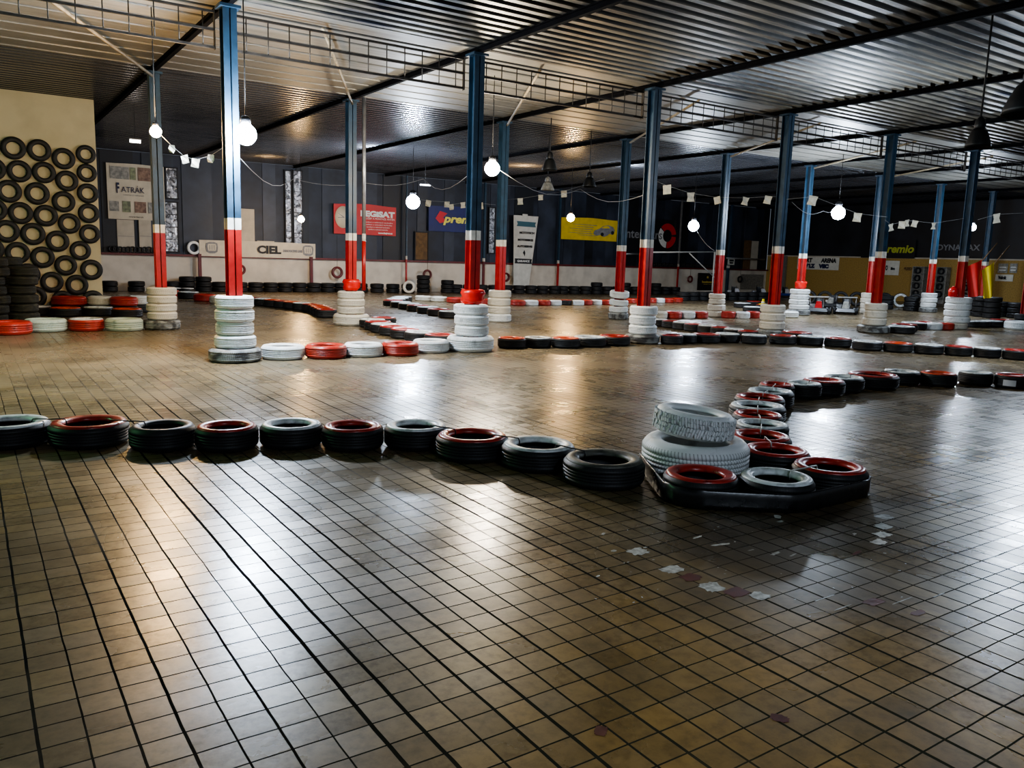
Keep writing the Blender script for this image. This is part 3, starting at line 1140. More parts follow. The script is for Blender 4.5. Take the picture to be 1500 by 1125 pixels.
for step in range(60):
    for i in range(len(wall_pts)):
        for j in range(i + 1, len(wall_pts)):
            a, b = wall_pts[i][0], wall_pts[j][0]
            d = b - a
            gap = .545 - d.length
            if gap > 0:
                a -= d.normalized() * gap * .3
                b += d.normalized() * gap * .3
    for q, _ in wall_pts:
        q.x = min(q.x, 2.71)
        q.z = min(max(q.z, .3), 3.95)
wide = MB().lathe(tyre_profile(r=.165, grooves=3), 40, 0, True).mesh('tyre', 'rubber')
bolt = MB().tube([(.158, 0, .02), (.158, 0, .16)], .012, 8).mesh('mounting_bolt', 'galv')
for i, (p, lab) in enumerate(wall_pts):
    dmin = min((p - q).length for j, (q, _) in enumerate(wall_pts) if j != i)
    d = max(.42, min(.6, dmin * .99))
    o = tyre((p.x, TYW - .001, p.z), 'K', lab, 'tyres on the white wall', d, .13, 40, (PI / 2, random.uniform(0, 6.28), 0))
    o.rotation_euler = (PI / 2, 0, 0)
    o.data = wide
    link('mounting_bolt', bolt, o)

far_lot = MB()
FAR_PROFILE = [(r, z) for r, z in tyre_profile(grooves=2)]


def black_row(x0, y0, x1, y1, high, lab=None, group=None, d=.62):
    """stacks of plain black tyres in a line; without a label they join the uncounted far lot"""
    a, b = at(x0, y0), at(x1, y1)
    if a.y > BACK - .55:
        a = on_y(x0, y0, BACK - .55)
    if b.y > BACK - .55:
        b = on_y(x1, y1, BACK - .55)
    a.z = b.z = 0
    L = (b - a).length
    n = max(1, int(L / d))
    dd = min(d, L / n) * .985
    for i in range(n + 1):
        p = a.lerp(b, i / n)
        h = high if isinstance(high, int) else high[i % len(high)]
        for j in range(h):
            if lab:
                nth = '' if n == 0 else ORD[i] + ' stack '
                pos = 'lowest' if j == 0 else 'topmost' if j == h - 1 else ORD[j] + ' up'
                tyre((p.x, p.y, j * .2), 'K', 'black tyre, %s in the %s%s' % (pos, nth, lab), group, dd, .199, 24)
            else:
                m = Matrix.Translation((p.x + random.uniform(-.01, .01), p.y, j * .2)) @ Matrix.Diagonal((dd / .6, dd / .6, .995, 1))
                far_lot.lathe(FAR_PROFILE, 18, 0, True, m)


for a in ((250, 424, 322, 425, [2, 3, 3, 2]), (352, 427.5, 500, 428, 2), (505, 428, 598, 429, 2), (620, 428.5, 655, 429, [4, 3, 3]), (668, 429, 812, 430.5, 2), (824, 430.5, 905, 431, [2, 2, 2, 3]),
          (915, 431, 988, 431, [3, 2, 2]), (1000, 440.5, 1042, 440, 2), (1056, 440, 1128, 440, 2), (160, 423, 200, 423, 2)):
    black_row(*a)
black_row(1297, 453, 1334, 455.5, 3, 'of the wall past the fifth front column', 'tall row past the fifth column')
black_row(1420, 462, 1452, 466, 4, 'of the high wall past the sixth column', 'high wall past the sixth column')
black_row(1464, 464, 1487, 466, 3, 'of the low wall by the last column', 'stacks by the last column')
fo = far_lot.build('far_tyres', 'rubber')
tag(fo, 'rows of plain black tyres stacked two and three high along the back wall', 'tyres', None, 'stuff')

# ---------------------------------------------------------------- banners


class Sheet:
    """a banner, board or notice hung on the back ('b') or right ('r') wall, measured by its corners"""

    def __init__(s, wall, px0, py0, px1, py1, m, name, label, cat, bulge=.0, off=.06, taper=0.0, frame=None, plane=None, group=None):
        xm, ym = (px0 + px1) / 2, (py0 + py1) / 2
        f = (lambda x, y: on_y(x, y, (plane or BACK) - off)) if wall == 'b' else (lambda x, y: on_x(x, y, (plane or RIGHT) - off))
        a, b, t, d = f(px0, ym), f(px1, ym), f(xm, py0), f(xm, py1)
        s.w = abs(b.x - a.x) if wall == 'b' else abs(b.y - a.y)
        s.h = t.z - d.z
        c = (a + b) / 2
        s.t = thing(name, label, cat, (c.x, c.y, (t.z + d.z) / 2), 0 if wall == 'b' else -PI / 2, group)
        nx, ny = 16, 8
        vs, fs = [], []
        for j in range(ny + 1):
            for i in range(nx + 1):
                u, v = i / nx - .5, j / ny - .5
                k = 1 - taper * (.5 - v)
                sag = bulge * s.h * (.5 + v) * math.cos(u * PI * 2) * .5
                vs.append((u * s.w * k - taper * s.w * .5 * (.5 - v) * .6, bulge * .2 * math.sin(u * 9) * math.sin(v * 5), v * s.h + sag))
        for j in range(ny):
            for i in range(nx):
                q = j * (nx + 1) + i
                fs.append((q, q + 1, q + nx + 2, q + nx + 1))
        mb = MB()
        mb.add(vs, fs, 0, True)
        o = len(vs)
        mb.add([(x, y + .012, z) for x, y, z in vs], [tuple(reversed(f_)) for f_ in fs], 0, True)
        mb.build('sheet', m, s.t)

    def text(s, txt, u, v, size, m, width=None, **kw):
        """u, v from -0.5 to 0.5 over the sheet; size and width in fractions of its height and width"""
        return text_part(txt, size * s.h, m, s.t, (u * s.w, -.03, v * s.h), width=width * s.w if width else None, **kw)

    def patch(s, u, v, w, h, m, name='printed_picture', y=-.02):
        return MB().box((u * s.w, y, v * s.h), (w * s.w, .006, h * s.h)).build(name, m, s.t)

    def poly(s, pts, m, name, y=-.024):
        mtx = Matrix.Rotation(PI / 2, 4, 'X')
        return MB().prism([(u * s.w, v * s.h) for u, v in pts], -y, -y + .004, 0, mtx).build(name, m, s.t)


# furniture and home advert on the left
b = Sheet('b', 157, 241, 241, 322, 'banner_cream', 'hanging_banner', 'cream advert poster with small photographs, behind the first second-line column', 'banner', .012)
b.text('F', -.32, .05, .17, 'ink_navy', .05, bold=.02)
b.text('ATRÁK', -.06, .03, .1, 'ink_navy', .4)
b.text('interiery nábytek', -.05, -.06, .025, 'ink_grey', .36)
b.text('www.fatrak', -.02, -.45, .03, 'ink', .26)
for u, v, w, h, m in ((-.28, .33, .32, .22, 'photo_grey'), (-.05, .33, .1, .22, 'photo_green'), (.15, .33, .22, .24, 'photo_brown'), (.41, .3, .12, .3, 'photo_brown'),
                      (-.18, -.27, .14, .2, 'photo_green'), (.06, -.27, .2, .2, 'photo_brown'), (.27, -.27, .14, .2, 'photo_grey'), (-.39, -.27, .16, .18, 'photo_grey')):
    b.patch(u, v, w, h, m)
for x0, x1, lab in ((172, 197, 'white door sized board below the cream advert, left of two'), (204, 222, 'beige door sized board below the cream advert, right of two')):
    b = Sheet('b', x0, 322, x1, 372, 'board', 'upright_board', lab, 'board', 0, -.02)
    b.patch(0, .02, .94, .012, 'ink_grey', 'seam')
b = Sheet('b', 350, 306, 373, 373.5, 'board', 'upright_board', 'tall cream board standing behind the long white banner', 'board', 0, .04)
b = Sheet('b', 377, 353, 402, 374, 'board', 'upright_board', 'low cream board behind the middle of the long white banner', 'board', 0, .04)
b = Sheet('b', 304, 353, 331, 373, 'board', 'upright_board', 'low cream board behind the left end of the long white banner', 'board', 0, .04)

b = Sheet('b', 292, 354, 462, 377, 'banner_cream', 'hanging_banner', 'long cream banner with bold black CIEL lettering', 'banner', .03, .17)
b.text('CIEL', .08, -.02, .46, 'ink', .21, bold=.022)
b.text('INNOVATIVE LINE', .29, -.04, .13, 'ink_grey', .17, bold=.01)
for u, sgn in ((-.4, 1), (.43, 1)):
    b.poly([(u - .05, .1), (u - .045, .3), (u - .02, .38), (u + .02, .38), (u + .045, .3), (u + .05, .1), (u + .045, -.22), (u + .02, -.32), (u - .02, -.32), (u - .045, -.22)], 'ink_grey', 'printed_crest')
    b.poly([(u - .036, .1), (u - .03, .26), (u + .03, .26), (u + .036, .1), (u + .03, -.16), (u - .03, -.16)], 'banner_cream', 'crest_field', -.032)
    for q in (-.018, 0, .018):
        b.patch(u + q, .04, .006, .3, 'ink_grey', 'crest_bar', -.04)
b.poly([(.02, -.44), (.32, .05), (.34, .05), (.05, -.44)], 'banner_white', 'printed_stripe', -.026)

b = Sheet('b', 489, 300, 580, 344, 'banner_red', 'hanging_banner', 'red banner with white dish picture and white SAT lettering', 'banner', .05, .15)
mb = MB().lathe([(0, .03), (b.h * .36, .03), (b.h * .36, .022)], 32, 0, False, Matrix.Translation((-b.w * .36, 0, b.h * .05)) @ Matrix.Rotation(PI / 2, 4, 'X') @ Matrix.Scale(.78, 4, (1, 0, 0)))
mb.build('printed_dish', 'banner_cream', b.t)
b.poly([(-.44, .17), (-.43, .17), (-.34, .05), (-.35, .03)], 'ink_grey', 'dish_arm', -.04)
b.poly([(-.44, .02), (-.34, .03), (-.34, .05), (-.44, .04)], 'ink_grey', 'dish_arm', -.04)
b.text('LEGiSAT', .19, .2, .17, 'ink_white', .56, bold=.02)
b.text('SLUŽBY A MONTÁŽE ANTÉN', .22, .05, .06, 'ink_white', .5)
for v, w in ((-.07, .48), (-.15, .46), (-.23, .38), (-.31, .32)):
    b.text('satelitní a televizní technika', .2, v, .04, 'ink_white', w)
b.text('www.legisat.cz', .32, -.42, .05, 'ink_white', .24, bold=.006)

b = Sheet('b', 628, 303, 705, 340, 'banner_blue', 'hanging_banner', 'dark blue banner with yellow slanted lettering behind the second front column', 'banner', .03, .1)
b.text('premio', .12, .0, .3, 'ink_yellow', .72, shear=.25, bold=.02)
b.poly([(-.38, .0), (-.3, .3), (-.16, .22), (-.24, .05), (-.16, -.1), (-.3, -.18)], 'ink_red', 'printed_emblem')

b = Sheet('b', 751, 316, 787, 420, 'banner_white', 'hanging_banner', 'tall white banner hanging to the floor row, narrower at the foot', 'banner', .0, .35, .38)
b.text('MOTOTECH', .04, .26, .028, 'ink', .6, bold=.008, name='lettering')
b.poly([(-.38, .42), (-.34, .385), (-.38, .35), (.4, .345), (.36, .38), (.4, .415)], 'ink_teal', 'printed_ribbon')
for tx, v, w in (('MOTOROVÁ', .25, .5), ('MOTORBIKES', .15, .62), ('AUTOMILAN', .06, .62)):
    pass
b.text('MOTORBIKES', -.01, .16, .028, 'ink', .62, bold=.008)
b.text('AUTOSERVIS', -.03, .07, .028, 'ink', .62, bold=.008)
b.poly([(-.1, -.02), (-.04, .02), (.0, -.02), (-.02, -.07), (-.06, -.04)], 'ink', 'printed_emblem')
b.poly([(-.42, -.1), (-.4, -.135), (-.42, -.17), (.28, -.175), (.26, -.14), (.28, -.105)], 'ink', 'printed_ribbon')
b.text('GARANCE', -.07, -.138, .028, 'ink_white', .5, bold=.006)
MB().box((-.05 * b.w, -.01, b.h * .505), (b.w * .2, .03, .12)).build('hanging_clip', 'banner_white', b.t)

b = Sheet('b', 822, 320, 904, 352, 'banner_yellow', 'hanging_banner', 'yellow banner with a grey sports car sketch and speed lines', 'banner', .05, .12)
car = [(.06, -.2), (.08, -.04), (.17, .06), (.24, .2), (.34, .24), (.42, .16), (.45, .02), (.44, -.14), (.4, -.2), (.36, -.14), (.32, -.24), (.25, -.32), (.2, -.22), (.12, -.28)]
b.poly(car, 'ink_grey', 'printed_car')
b.poly([(.2, .08), (.25, .18), (.33, .2), (.36, .1)], 'banner_yellow', 'car_window', -.032)
for u, v in ((.22, -.2), (.41, -.1)):
    b.poly([(u + .03 * math.cos(a * PI / 4), v + .09 * math.sin(a * PI / 4)) for a in range(8)], 'ink', 'car_wheel', -.036)
for v, u0, u1 in ((.22, -.34, .12), (.12, -.28, .06), (.02, -.38, .05), (-.08, -.3, .02), (-.17, -.4, .04), (-.26, -.22, .1)):
    b.poly([(u0, v), (u1, v - .015), (u1, v - .045), (u0 + .05, v - .02)], 'ink_grey', 'speed_line', -.022)

b = Sheet('b', 912, 320, 990, 366, 'banner_black', 'hanging_banner', 'black banner with pale lettering and a red and white ring emblem', 'banner', 0, .08)
b.text('inter', -.31, -.02, .28, 'ink_grey', .36, bold=.01)
b.text('cars', .08, -.02, .28, 'ink_grey', .3, bold=.01)
cx, cy, r1, r0 = .3, -.02, .4, .2
asp = b.h / b.w
for a0, a1, m in ((.15, 2.4, 'ink_red'), (2.5, 4.6, 'ink_white'), (4.7, 6.2, 'ink_red')):
    pts = [(cx + .03 + r1 * asp * math.cos(a0 + (a1 - a0) * i / 10), cy + r1 * math.sin(a0 + (a1 - a0) * i / 10)) for i in range(11)]
    pts += [(cx + .03 + r0 * asp * math.cos(a1 - (a1 - a0) * i / 10), cy + r0 * math.sin(a1 - (a1 - a0) * i / 10)) for i in range(11)]
    b.poly(pts, m, 'emblem_segment')

b = Sheet('b', 1022, 400, 1047, 425, 'banner_black', 'advert_sign', 'black poster with gold lettering on the low white wall', 'poster', 0, .12)
b.text('beehouse', .08, -.02, .1, 'ink_gold', .7, bold=.01)
b.poly([(.0, .2), (.1, .2), (.1, .28), (.05, .34), (.0, .28)], 'ink_gold', 'printed_emblem')
b.text('design hotel', .08, -.15, .04, 'ink_gold', .5)
b = Sheet('b', 1066, 379, 1076, 388, 'paper', 'notice_sign', 'small white notice on the grey blue post', 'notice', 0, .5)
b.text('POZOR', 0, .2, .2, 'ink', .7, bold=.02)
b.text('VSTUP', 0, -.18, .16, 'ink', .6, bold=.02)
b = Sheet('b', 1089, 352, 1099.5, 396, 'wood', 'leaning_board', 'brown timber board leaning upright behind the parked karts', 'board', 0, .1)
b = Sheet('b', 1100, 353, 1110, 396, 'board', 'leaning_board', 'pale board upright beside the brown timber board', 'board', 0, .1)
b = Sheet('b', 1085, 402, 1118, 424, 'concrete', 'hanging_board', 'dull grey panel on the white wall above the blue karts', 'panel', 0, .08)

b = Sheet('r', 1168, 376, 1229, 395, 'paper', 'advert_sign', 'white sign reading KART ARENA on the chipboard wall', 'sign', 0, .06)
b.text('KART', -.28, .2, .3, 'ink', .3, bold=.02)
b.text('ARENA', .26, .2, .3, 'ink', .36, shear=.1, bold=.02)
b.text('PLZ', -.16, -.24, .26, 'ink_navy', .2, bold=.03)
b.text('VEC', .16, -.24, .26, 'ink_navy', .24, bold=.03)
b = Sheet('r', 1293, 382, 1317, 403, 'paper', 'notice_sign', 'white paper notice marked O 5m right of the fifth front column', 'notice', 0, .06)
b.text('O', -.24, -.02, .3, 'ink', .14, bold=.02)
b.text('5m', .14, -.05, .14, 'ink', .26, bold=.02)
b = Sheet('r', 1458, 402, 1484, 412, 'paper', 'notice_sign', 'small white sign with black lettering right of the yellow flag', 'sign', 0, .06)
b.text('Volrak', -.1, 0, .4, 'ink', .5, bold=.02)
b = Sheet('r', 1262, 352, 1341, 378, 'banner_black', 'hanging_banner', 'black banner with lime slanted premio lettering', 'banner', 0, .2)
b.text('premio', .18, .0, .42, 'ink_lime', .6, shear=.2, bold=.02)
b = Sheet('r', 1366, 352, 1440, 376, 'banner_black', 'hanging_banner', 'black banner with grey lettering behind the sixth front column', 'banner', 0, .2)
b.text('DYNAMAX', .02, .04, .34, 'ink_grey', .84, bold=.01)
b = Sheet('r', 1322, 391, 1339, 397, 'osb', 'stencil_sign', 'chipboard strip with a faint brown stencil on it', 'board', 0, .04)
b.text('SUZO', 0, 0, .6, 'wood', .7, bold=.02)
for x0, x1, lab in ((1462, 1476, 'left of two small grey tool pictures on the chipboard'), (1479, 1490, 'right of two small grey tool pictures on the chipboard')):
    b = Sheet('r', x0, 386, x1, 400, 'photo_grey', 'hanging_picture', lab, 'picture', 0, .06)
    for v in (-.2, .1):
        b.patch(0, v, .7, .14, 'ink_white', 'printed_bar')
for x0, x1, m, lab in ((1272, 1282, 'wood', 'brown upright post on the chipboard left of the fifth front column'), (1142, 1150, 'galv', 'pale grey upright strip at the corner of the chipboard wall')):
    p, q = on_x(x0, 410, RIGHT - .12), on_x(x1, 410, RIGHT - .12)
    o = MB().box((0, 0, OSBT / 2), (.16, abs(p.y - q.y), OSBT)).build('wall_stud', m, None, (p.x, (p.y + q.y) / 2, 0))
    tag(o, lab, 'post')

# ------------------------------------------- hanging and leaning tyres
HANG = 'small tyres hung on cords'
for x, y, d, c, lab in ((494, 399, .52, 'maroon', 'small dark red tyre hanging left of the second-line column with pipe'), (626, 402, .46, 'maroon', 'small dark red tyre hanging above the taller black stacks'),
                        (741, 406, .46, 'maroon', 'small dark red tyre hanging left of the tall white banner'), (1011, 409, .42, 'maroon', 'small dark red tyre hanging left of the black poster'),
                        (1084, 409, .42, 'K', 'small black tyre hanging above the blue karts'), (352, 395, .44, 'maroon', 'small dark red tyre half hidden behind the first front column')):
    p = on_y(x, y, BACK - .45)
    t = thing('tyre_pendulum', lab, 'tyre', (p.x, p.y, p.z), 0, HANG)
    body = link('tyre_body', tyre_body('rubber' if c == 'K' else 'maroon_paint', 28), t, (0, .06, 0))
    body.rotation_euler = (PI / 2, 0, 0)
    body.scale = (d / .6, d / .6, .6)
    MB().tube([(0, 0, d * .33), (0, 0, 1.6)], .008, 5).build('cord', 'black_cord', t)
p = on_y(285, 367, BACK - .2)
tyre((p.x, BACK - .03, WTOP + .08 + .27), 'W', 'white tyre standing on the ledge at the end of the long banner', None, .54, .12, 32, (PI / 2, 0, 0))
p = at(499, 421)
p = on_y(600, 422, 32.6)
tyre((p.x, p.y, .29), 'C', 'cream tyre standing upright by the teal and red post', None, .56, .18, 32, (PI / 2 - .12, 0, -.7))
# kart slicks lined up on the ledge
sl = MB()
for x0, x1, n, dz in ((164, 236, 13, 0), (955, 1048, 17, .0)):
    for i in range(n):
        p = on_y(x0 + (x1 - x0) * i / (n - 1), 380, BACK - .02)
        d = random.uniform(.23, .27)
        m = Matrix.Translation((p.x, BACK - .09, WTOP + .082 + d / 2 + dz)) @ Matrix.Rotation(PI / 2, 4, 'X') @ Matrix.Diagonal((d / .6, d / .6, .55, 1))
        sl.lathe(FAR_PROFILE, 14, 0, True, m)
tag(sl.build('kart_tyres', 'rubber'), 'small black kart tyres standing in two rows on the back wall ledge', 'tyres', None, 'stuff')
# upright tyres leaning by the chipboard wall
for i, (x, c) in enumerate(((1186, 'K'), (1209, 'O'), (1232, 'K'), (1255, 'K'), (1297, 'K'), (1320, 'w'), (1343, 'K'))):
    p = deep(x, 428, 37)
    nm = FULLN.get(c) or TOPN[c]
    tyre((p.x, p.y, .33), c, '%s standing upright before the chipboard wall, %s from the left' % (nm, ORD[i]), 'upright tyres before the chipboard', .66, .2, 28, (PI / 2, 0, -.95 + random.uniform(-.2, .2)))

# tyre racks with kart tyres, against the chipboard
for j, (x0, x1) in enumerate(((1338, 1354), (1373, 1387), (1410, 1425))):
    p, q = on_x(x0, 416, RIGHT - .3), on_x(x1, 416, RIGHT - .3)
    wd = abs(p.y - q.y)
    hh = 1.9
    t = thing('tyre_rack', 'tall grey wooden rack holding four black tyres, %s from the left' % ORD[j], 'rack', (RIGHT - .3, (p.y + q.y) / 2, 0), 0, 'tyre racks')
    for s in (-1, 1):
        MB().box((0, s * wd / 2, hh / 2), (.4, .05, hh)).build('side_panel', 'photo_grey', t)
    MB().box((.19, 0, hh / 2), (.03, wd, hh)).build('back_panel', 'photo_grey', t)
    for i in range(5):
        MB().box((0, 0, .3 + i * .4), (.4, wd, .03)).build('shelf', 'photo_grey', t)
    for i in range(4):
        tyre((RIGHT - .45, (p.y + q.y) / 2, .3 + i * .4 + .19), 'K', 'black kart tyre on the %s shelf from below of the %s grey rack' % (ORD[i], ORD[j]), 'tyres in the racks', .34, .16, 20, (0, -PI / 2, 0), 'kart_tyre')

# white rail along the back of the karts and the pipe frame at the left
def rail(pts, r, label, m='ink_white', name='rail'):
    pts = [Vector(p) for p in pts]
    o = pts[0].copy()
    return tag(MB().tube([p - o for p in pts], r, 8).build(name, m, None, o), label, 'rail')


def frame_piece():
    D = 30.6
    P = lambda x, y: on_y(x, y, D)
    a, b_, c = P(952, 369.5), P(1047, 369), P(1046, 406)
    e, f = P(1010, 371), P(1046, 406)
    t = thing('pipe_frame', 'white pipe frame with a slanted brace beside the fifth second-line column', 'frame', a)
    MB().tube([(0, 0, 0), b_ - a], .035, 8).build('top_pipe', 'ink_white', t)
    MB().tube([b_ - a, Vector((b_.x, b_.y, 0)) - a], .04, 8).build('upright_pipe', 'ink_white', t)
    MB().tube([(0, 0, 0), Vector((a.x, a.y, 0)) - a], .035, 8).build('upright_pipe', 'ink_white', t)
    MB().tube([e - a, f - a], .03, 8).build('brace_pipe', 'ink_white', t)


frame_piece()
rail([on_y(1064, 378, BACK - .6), on_y(1120, 380, BACK - .6)], .05, 'grey pipe rail behind the small notice, running right', 'galv')
rail([on_y(916, 372, BACK - .6), on_y(936, 372, BACK - .6)], .05, 'short pale pipe between the third and fourth columns', 'galv')
p0, p1 = deep(1186, 434.5, 35.6), deep(1256, 436, 35.6)
t = thing('guard_rail', 'thin white guard rail behind the two dark parked karts', 'rail', p0)
MB().tube([(0, 0, 0), p1 - p0], .03, 8).build('top_rail', 'ink_white', t)
for s in (.02, .5, .98):
    q = (p1 - p0) * s
    MB().tube([q, (q.x, q.y, -p0.z - q.z)], .025, 8).build('post', 'galv', t)

# ------------------------------------------------------------------- karts


def make_kart(c1, c2):
    t = thing('go_kart', 'x', 'kart')
    MB().box((0, .05, .07), (.66, 1.1, .02)).build('floor_tray', 'kart_black', t)
    MB().tube([(-.33, -.7, .1), (-.33, .45, .1), (-.22, .85, .1), (.22, .85, .1), (.33, .45, .1), (.33, -.7, .1)], .018, 8, closed=True).build('chassis', 'galv', t)
    se = MB()
    prof = [(-.2, .22), (-.19, .12), (-.1, .1), (.1, .1), (.19, .12), (.2, .22)]
    vs = []
    for y, dz, k in ((.2, 0, .9), (-.05, -.01, 1), (-.2, .04, 1.02), (-.3, .25, .98), (-.36, .5, .85)):
        vs += [(x * k, y - (z - .1) * .1, z + dz) for x, z in prof]
    n = len(prof)
    se.add(vs, [(r * n + i, r * n + i + 1, (r + 1) * n + i + 1, (r + 1) * n + i) for r in range(4) for i in range(n - 1)], 0, True)
    se.build('seat', 'kart_black', t)
    MB().tube([(0, .62, .14), (0, .28, .46)], .014, 8).build('steering_column', 'galv', t)
    st = MB().tube([Vector((.15 * math.cos(a * PI / 8), .28 + .15 * math.sin(a * PI / 8) * .55, .46 + .15 * math.sin(a * PI / 8) * .83)) for a in range(16)], .014, 8, closed=True)
    st.tube([(-.15, .28, .46), (.15, .28, .46)], .01, 6)
    st.build('steering_wheel', 'kart_black', t)
    for s in (-1, 1):
        pts = [(-.42, .11), (.42, .11), (.36, .27), (-.3, .29), (-.42, .24)]
        m = Matrix.Translation((s * .44, 0, 0)) @ Matrix(((0, 0, 1, 0), (1, 0, 0, 0), (0, 1, 0, 0), (0, 0, 0, 1)))
        MB().prism(pts, -.1, .1, 0, m).build('side_pod', c1, t)
        MB().box((s * .44, 0, .2), (.205, .5, .04)).build('pod_stripe', c2, t)
    m = Matrix(((1, 0, 0, 0), (0, 0, -1, 0), (0, 1, 0, 0), (0, 0, 0, 1)))
    no = MB()
    no.add([(-.46, .92, .08), (.46, .92, .08), (.42, 1.05, .12), (-.42, 1.05, .12), (-.46, .88, .26), (.46, .88, .26), (.36, 1.0, .25), (-.36, 1.0, .25)],
           [(0, 1, 2, 3), (4, 7, 6, 5), (0, 4, 5, 1), (1, 5, 6, 2), (2, 6, 7, 3), (3, 7, 4, 0)])
    no.build('front_bumper', c1, t)
    MB().add([(-.14, .58, .2), (.14, .58, .2), (.17, .86, .24), (-.17, .86, .24), (-.12, .46, .5), (.12, .46, .5), (.11, .5, .52), (-.11, .5, .52)],
             [(0, 1, 2, 3), (0, 4, 5, 1), (2, 6, 7, 3), (1, 5, 6, 2), (0, 3, 7, 4), (4, 7, 6, 5)]).build('number_panel', c2, t)
    MB().box((.3, -.42, .24), (.26, .28, .26)).build('engine', 'galv', t)
    MB().tube([(-.48, -.78, .2), (-.48, -.86, .2), (.48, -.86, .2), (.48, -.78, .2)], .03, 8).build('rear_bumper', 'kart_black', t)
    MB().tube([(-.55, -.52, .14), (.55, -.52, .14)], .016, 8).build('rear_axle', 'galv', t)
    for x, y, w in ((-.47, .6, .13), (.47, .6, .13), (-.48, -.52, .2), (.48, -.52, .2)):
        mt = Matrix.Translation((x, y, .14)) @ Matrix.Rotation(PI / 2, 4, 'Y')
        wh = MB().lathe([(.06, -w / 2), (.12, -w / 2), (.14, -w / 2 + .02), (.14, w / 2 - .02), (.12, w / 2), (.06, w / 2)], 24, 0, True, mt).build('wheel', 'rubber', t)
        MB().lathe([(0, -w / 2 + .01), (.065, -w / 2 + .01), (.065, w / 2 - .01), (0, w / 2 - .01)], 16, 0, False, mt).build('hub', 'chrome', wh)
    return t


protos = {'blue': make_kart('kart_blue', 'kart_white'), 'black': make_kart('kart_black', 'photo_grey'), 'red': make_kart('kart_black', 'kart_red')}
used = set()
KL = [('blue', 1076, 435, 2.5, 'blue and white go-kart behind the black double row, nearer the hung black tyre'), ('blue', 1113, 435, 2.6, 'blue and white go-kart behind the black double row, nearer the fourth front column'),
      ('red', 1199, 458.8, 2.15, 'black go-kart with red trim parked by the sixth second-line column'), ('black', 1238, 459.6, 2.15, 'black go-kart with white trim parked by the fifth front column'),
      ('black', 1219, 451.5, 2.0, 'black go-kart with white trim standing behind the front two dark karts'),
      ('blue', 1150, 435, 2.4, 'blue go-kart glimpsed just past the fourth front column')]
for col, x, y, rz, lab in KL:
    p = at(x, y)
    if col not in used:
        used.add(col)
        k = protos[col]
        k.location = p
        k.rotation_euler = (0, 0, rz)
        tag(k, lab, None, 'parked go-karts')
        k.scale = (.78, .8, .9)
    else:
        dup(protos[col], p, rz, lab, 'parked go-karts').scale = (.78, .8, .9)

# --------------------------------------------------------- flags and odds
for x0, y0, x1, y1, m, lab in ((1439, 380, 1414, 431, 'flag_red', 'red cloth flag hanging on a pole beside the yellow flag'), (1457, 384, 1438, 433, 'flag_yellow', 'yellow cloth flag hanging on a slanted pole by the right wall')):
    D = 27.5
    a = deep(x0, y0, D)
    t = thing('hanging_flag', lab, 'flag', a, 0, None)
    dn = deep(x0 - 1, y1, D) - a
    sd = deep(x1, y0 + 12, D) - a
    vs, fs = [], []
    for j in range(9):
        for i in range(11):
            u, v = i / 10, j / 8
            fold = Vector((math.sin(u * 11 + v) * .05, math.cos(u * 9) * .05, 0))
            vs.append(sd * u * (1 - .15 * v) + dn * v * (1 - .12 * u * u) + fold * (.4 + v))
    for j in range(8):
        for i in range(10):
            q = j * 11 + i
            fs.append((q, q + 1, q + 12, q + 11))
    MB().add(vs, fs, 0, True).build('cloth', m, t)
    tipv = deep(x0 + 22, y0 - 24, D) - a
    MB().tube([(0, 0, -.05), tipv], .018, 6).build('pole', 'wood', t)
for row, k, dx, dz, lab in (('front-row', 5, -.2, .96, 'red plastic canister left of the sixth front column on its white stack'),):
    p = col_pos[(row, k)]
    t = thing('plastic_canister', lab, 'canister', (p.x - .32, p.y + .02, dz), .3)
    MB().lathe([(0, 0), (.1, 0), (.13, .03), (.135, .2), (.11, .25), (.04, .28), (0, .28)], 20).build('body', 'red_plastic', t)
    MB().lathe([(.04, .275), (.045, .275), (.045, .31), (0, .31)], 12).build('cap', 'red_plastic', t)
for row, k, z, w, lab in (('front-row', 1, .86, .3, 'glossy red plastic wrap round the foot of the second front column'), ('second-row', 5, .94, .28, 'bright red plastic wrap round the foot of the sixth second-line column'),
                          ('second-row', 1, .83, .285, 'dull red plastic wrap round the foot of the second-line column with pipe')):
    p = col_pos[(row, k)]
    mb = MB()
    pr = [(.17, 0), (.2, .03), (.215, .1), (.2, .17), (.23, .24), (.2, .3), (.185, .32), (.175, .3), (.175, 0)]
    mb.lathe([(r * w / .3, zz) for r, zz in pr], 28, 0, True)
    for i, v in enumerate(mb.v):
        a = math.atan2(v[1], v[0])
        k2 = 1 + .05 * math.sin(a * 5 + v[2] * 20) + .16 * max(0, math.cos(a + .2)) * (v[2] > .08)
        mb.v[i] = (v[0] * k2, v[1] * k2, v[2])
    o = mb.build('plastic_wrap', 'red_plastic', None, (p.x, p.y, z))
    o.scale = (.94, .94, .82)
    tag(o, lab, 'wrap', 'red plastic wraps')
p = small_group[3][1]
t = thing('toy_marker', 'small yellow and white plastic marker on the small tyre group', 'marker', (p.x - .2, p.y - .05, .203), .4)
MB().lathe([(0, 0), (.16, 0), (.16, .03), (.07, .05), (.04, .22), (0, .22)], 16).build('yellow_cone', 'yellow_plastic', t)
MB().lathe([(.066, .06), (.072, .06), (.06, .11), (.054, .11)], 16, 0, True).build('white_band', 'ink_white', t)
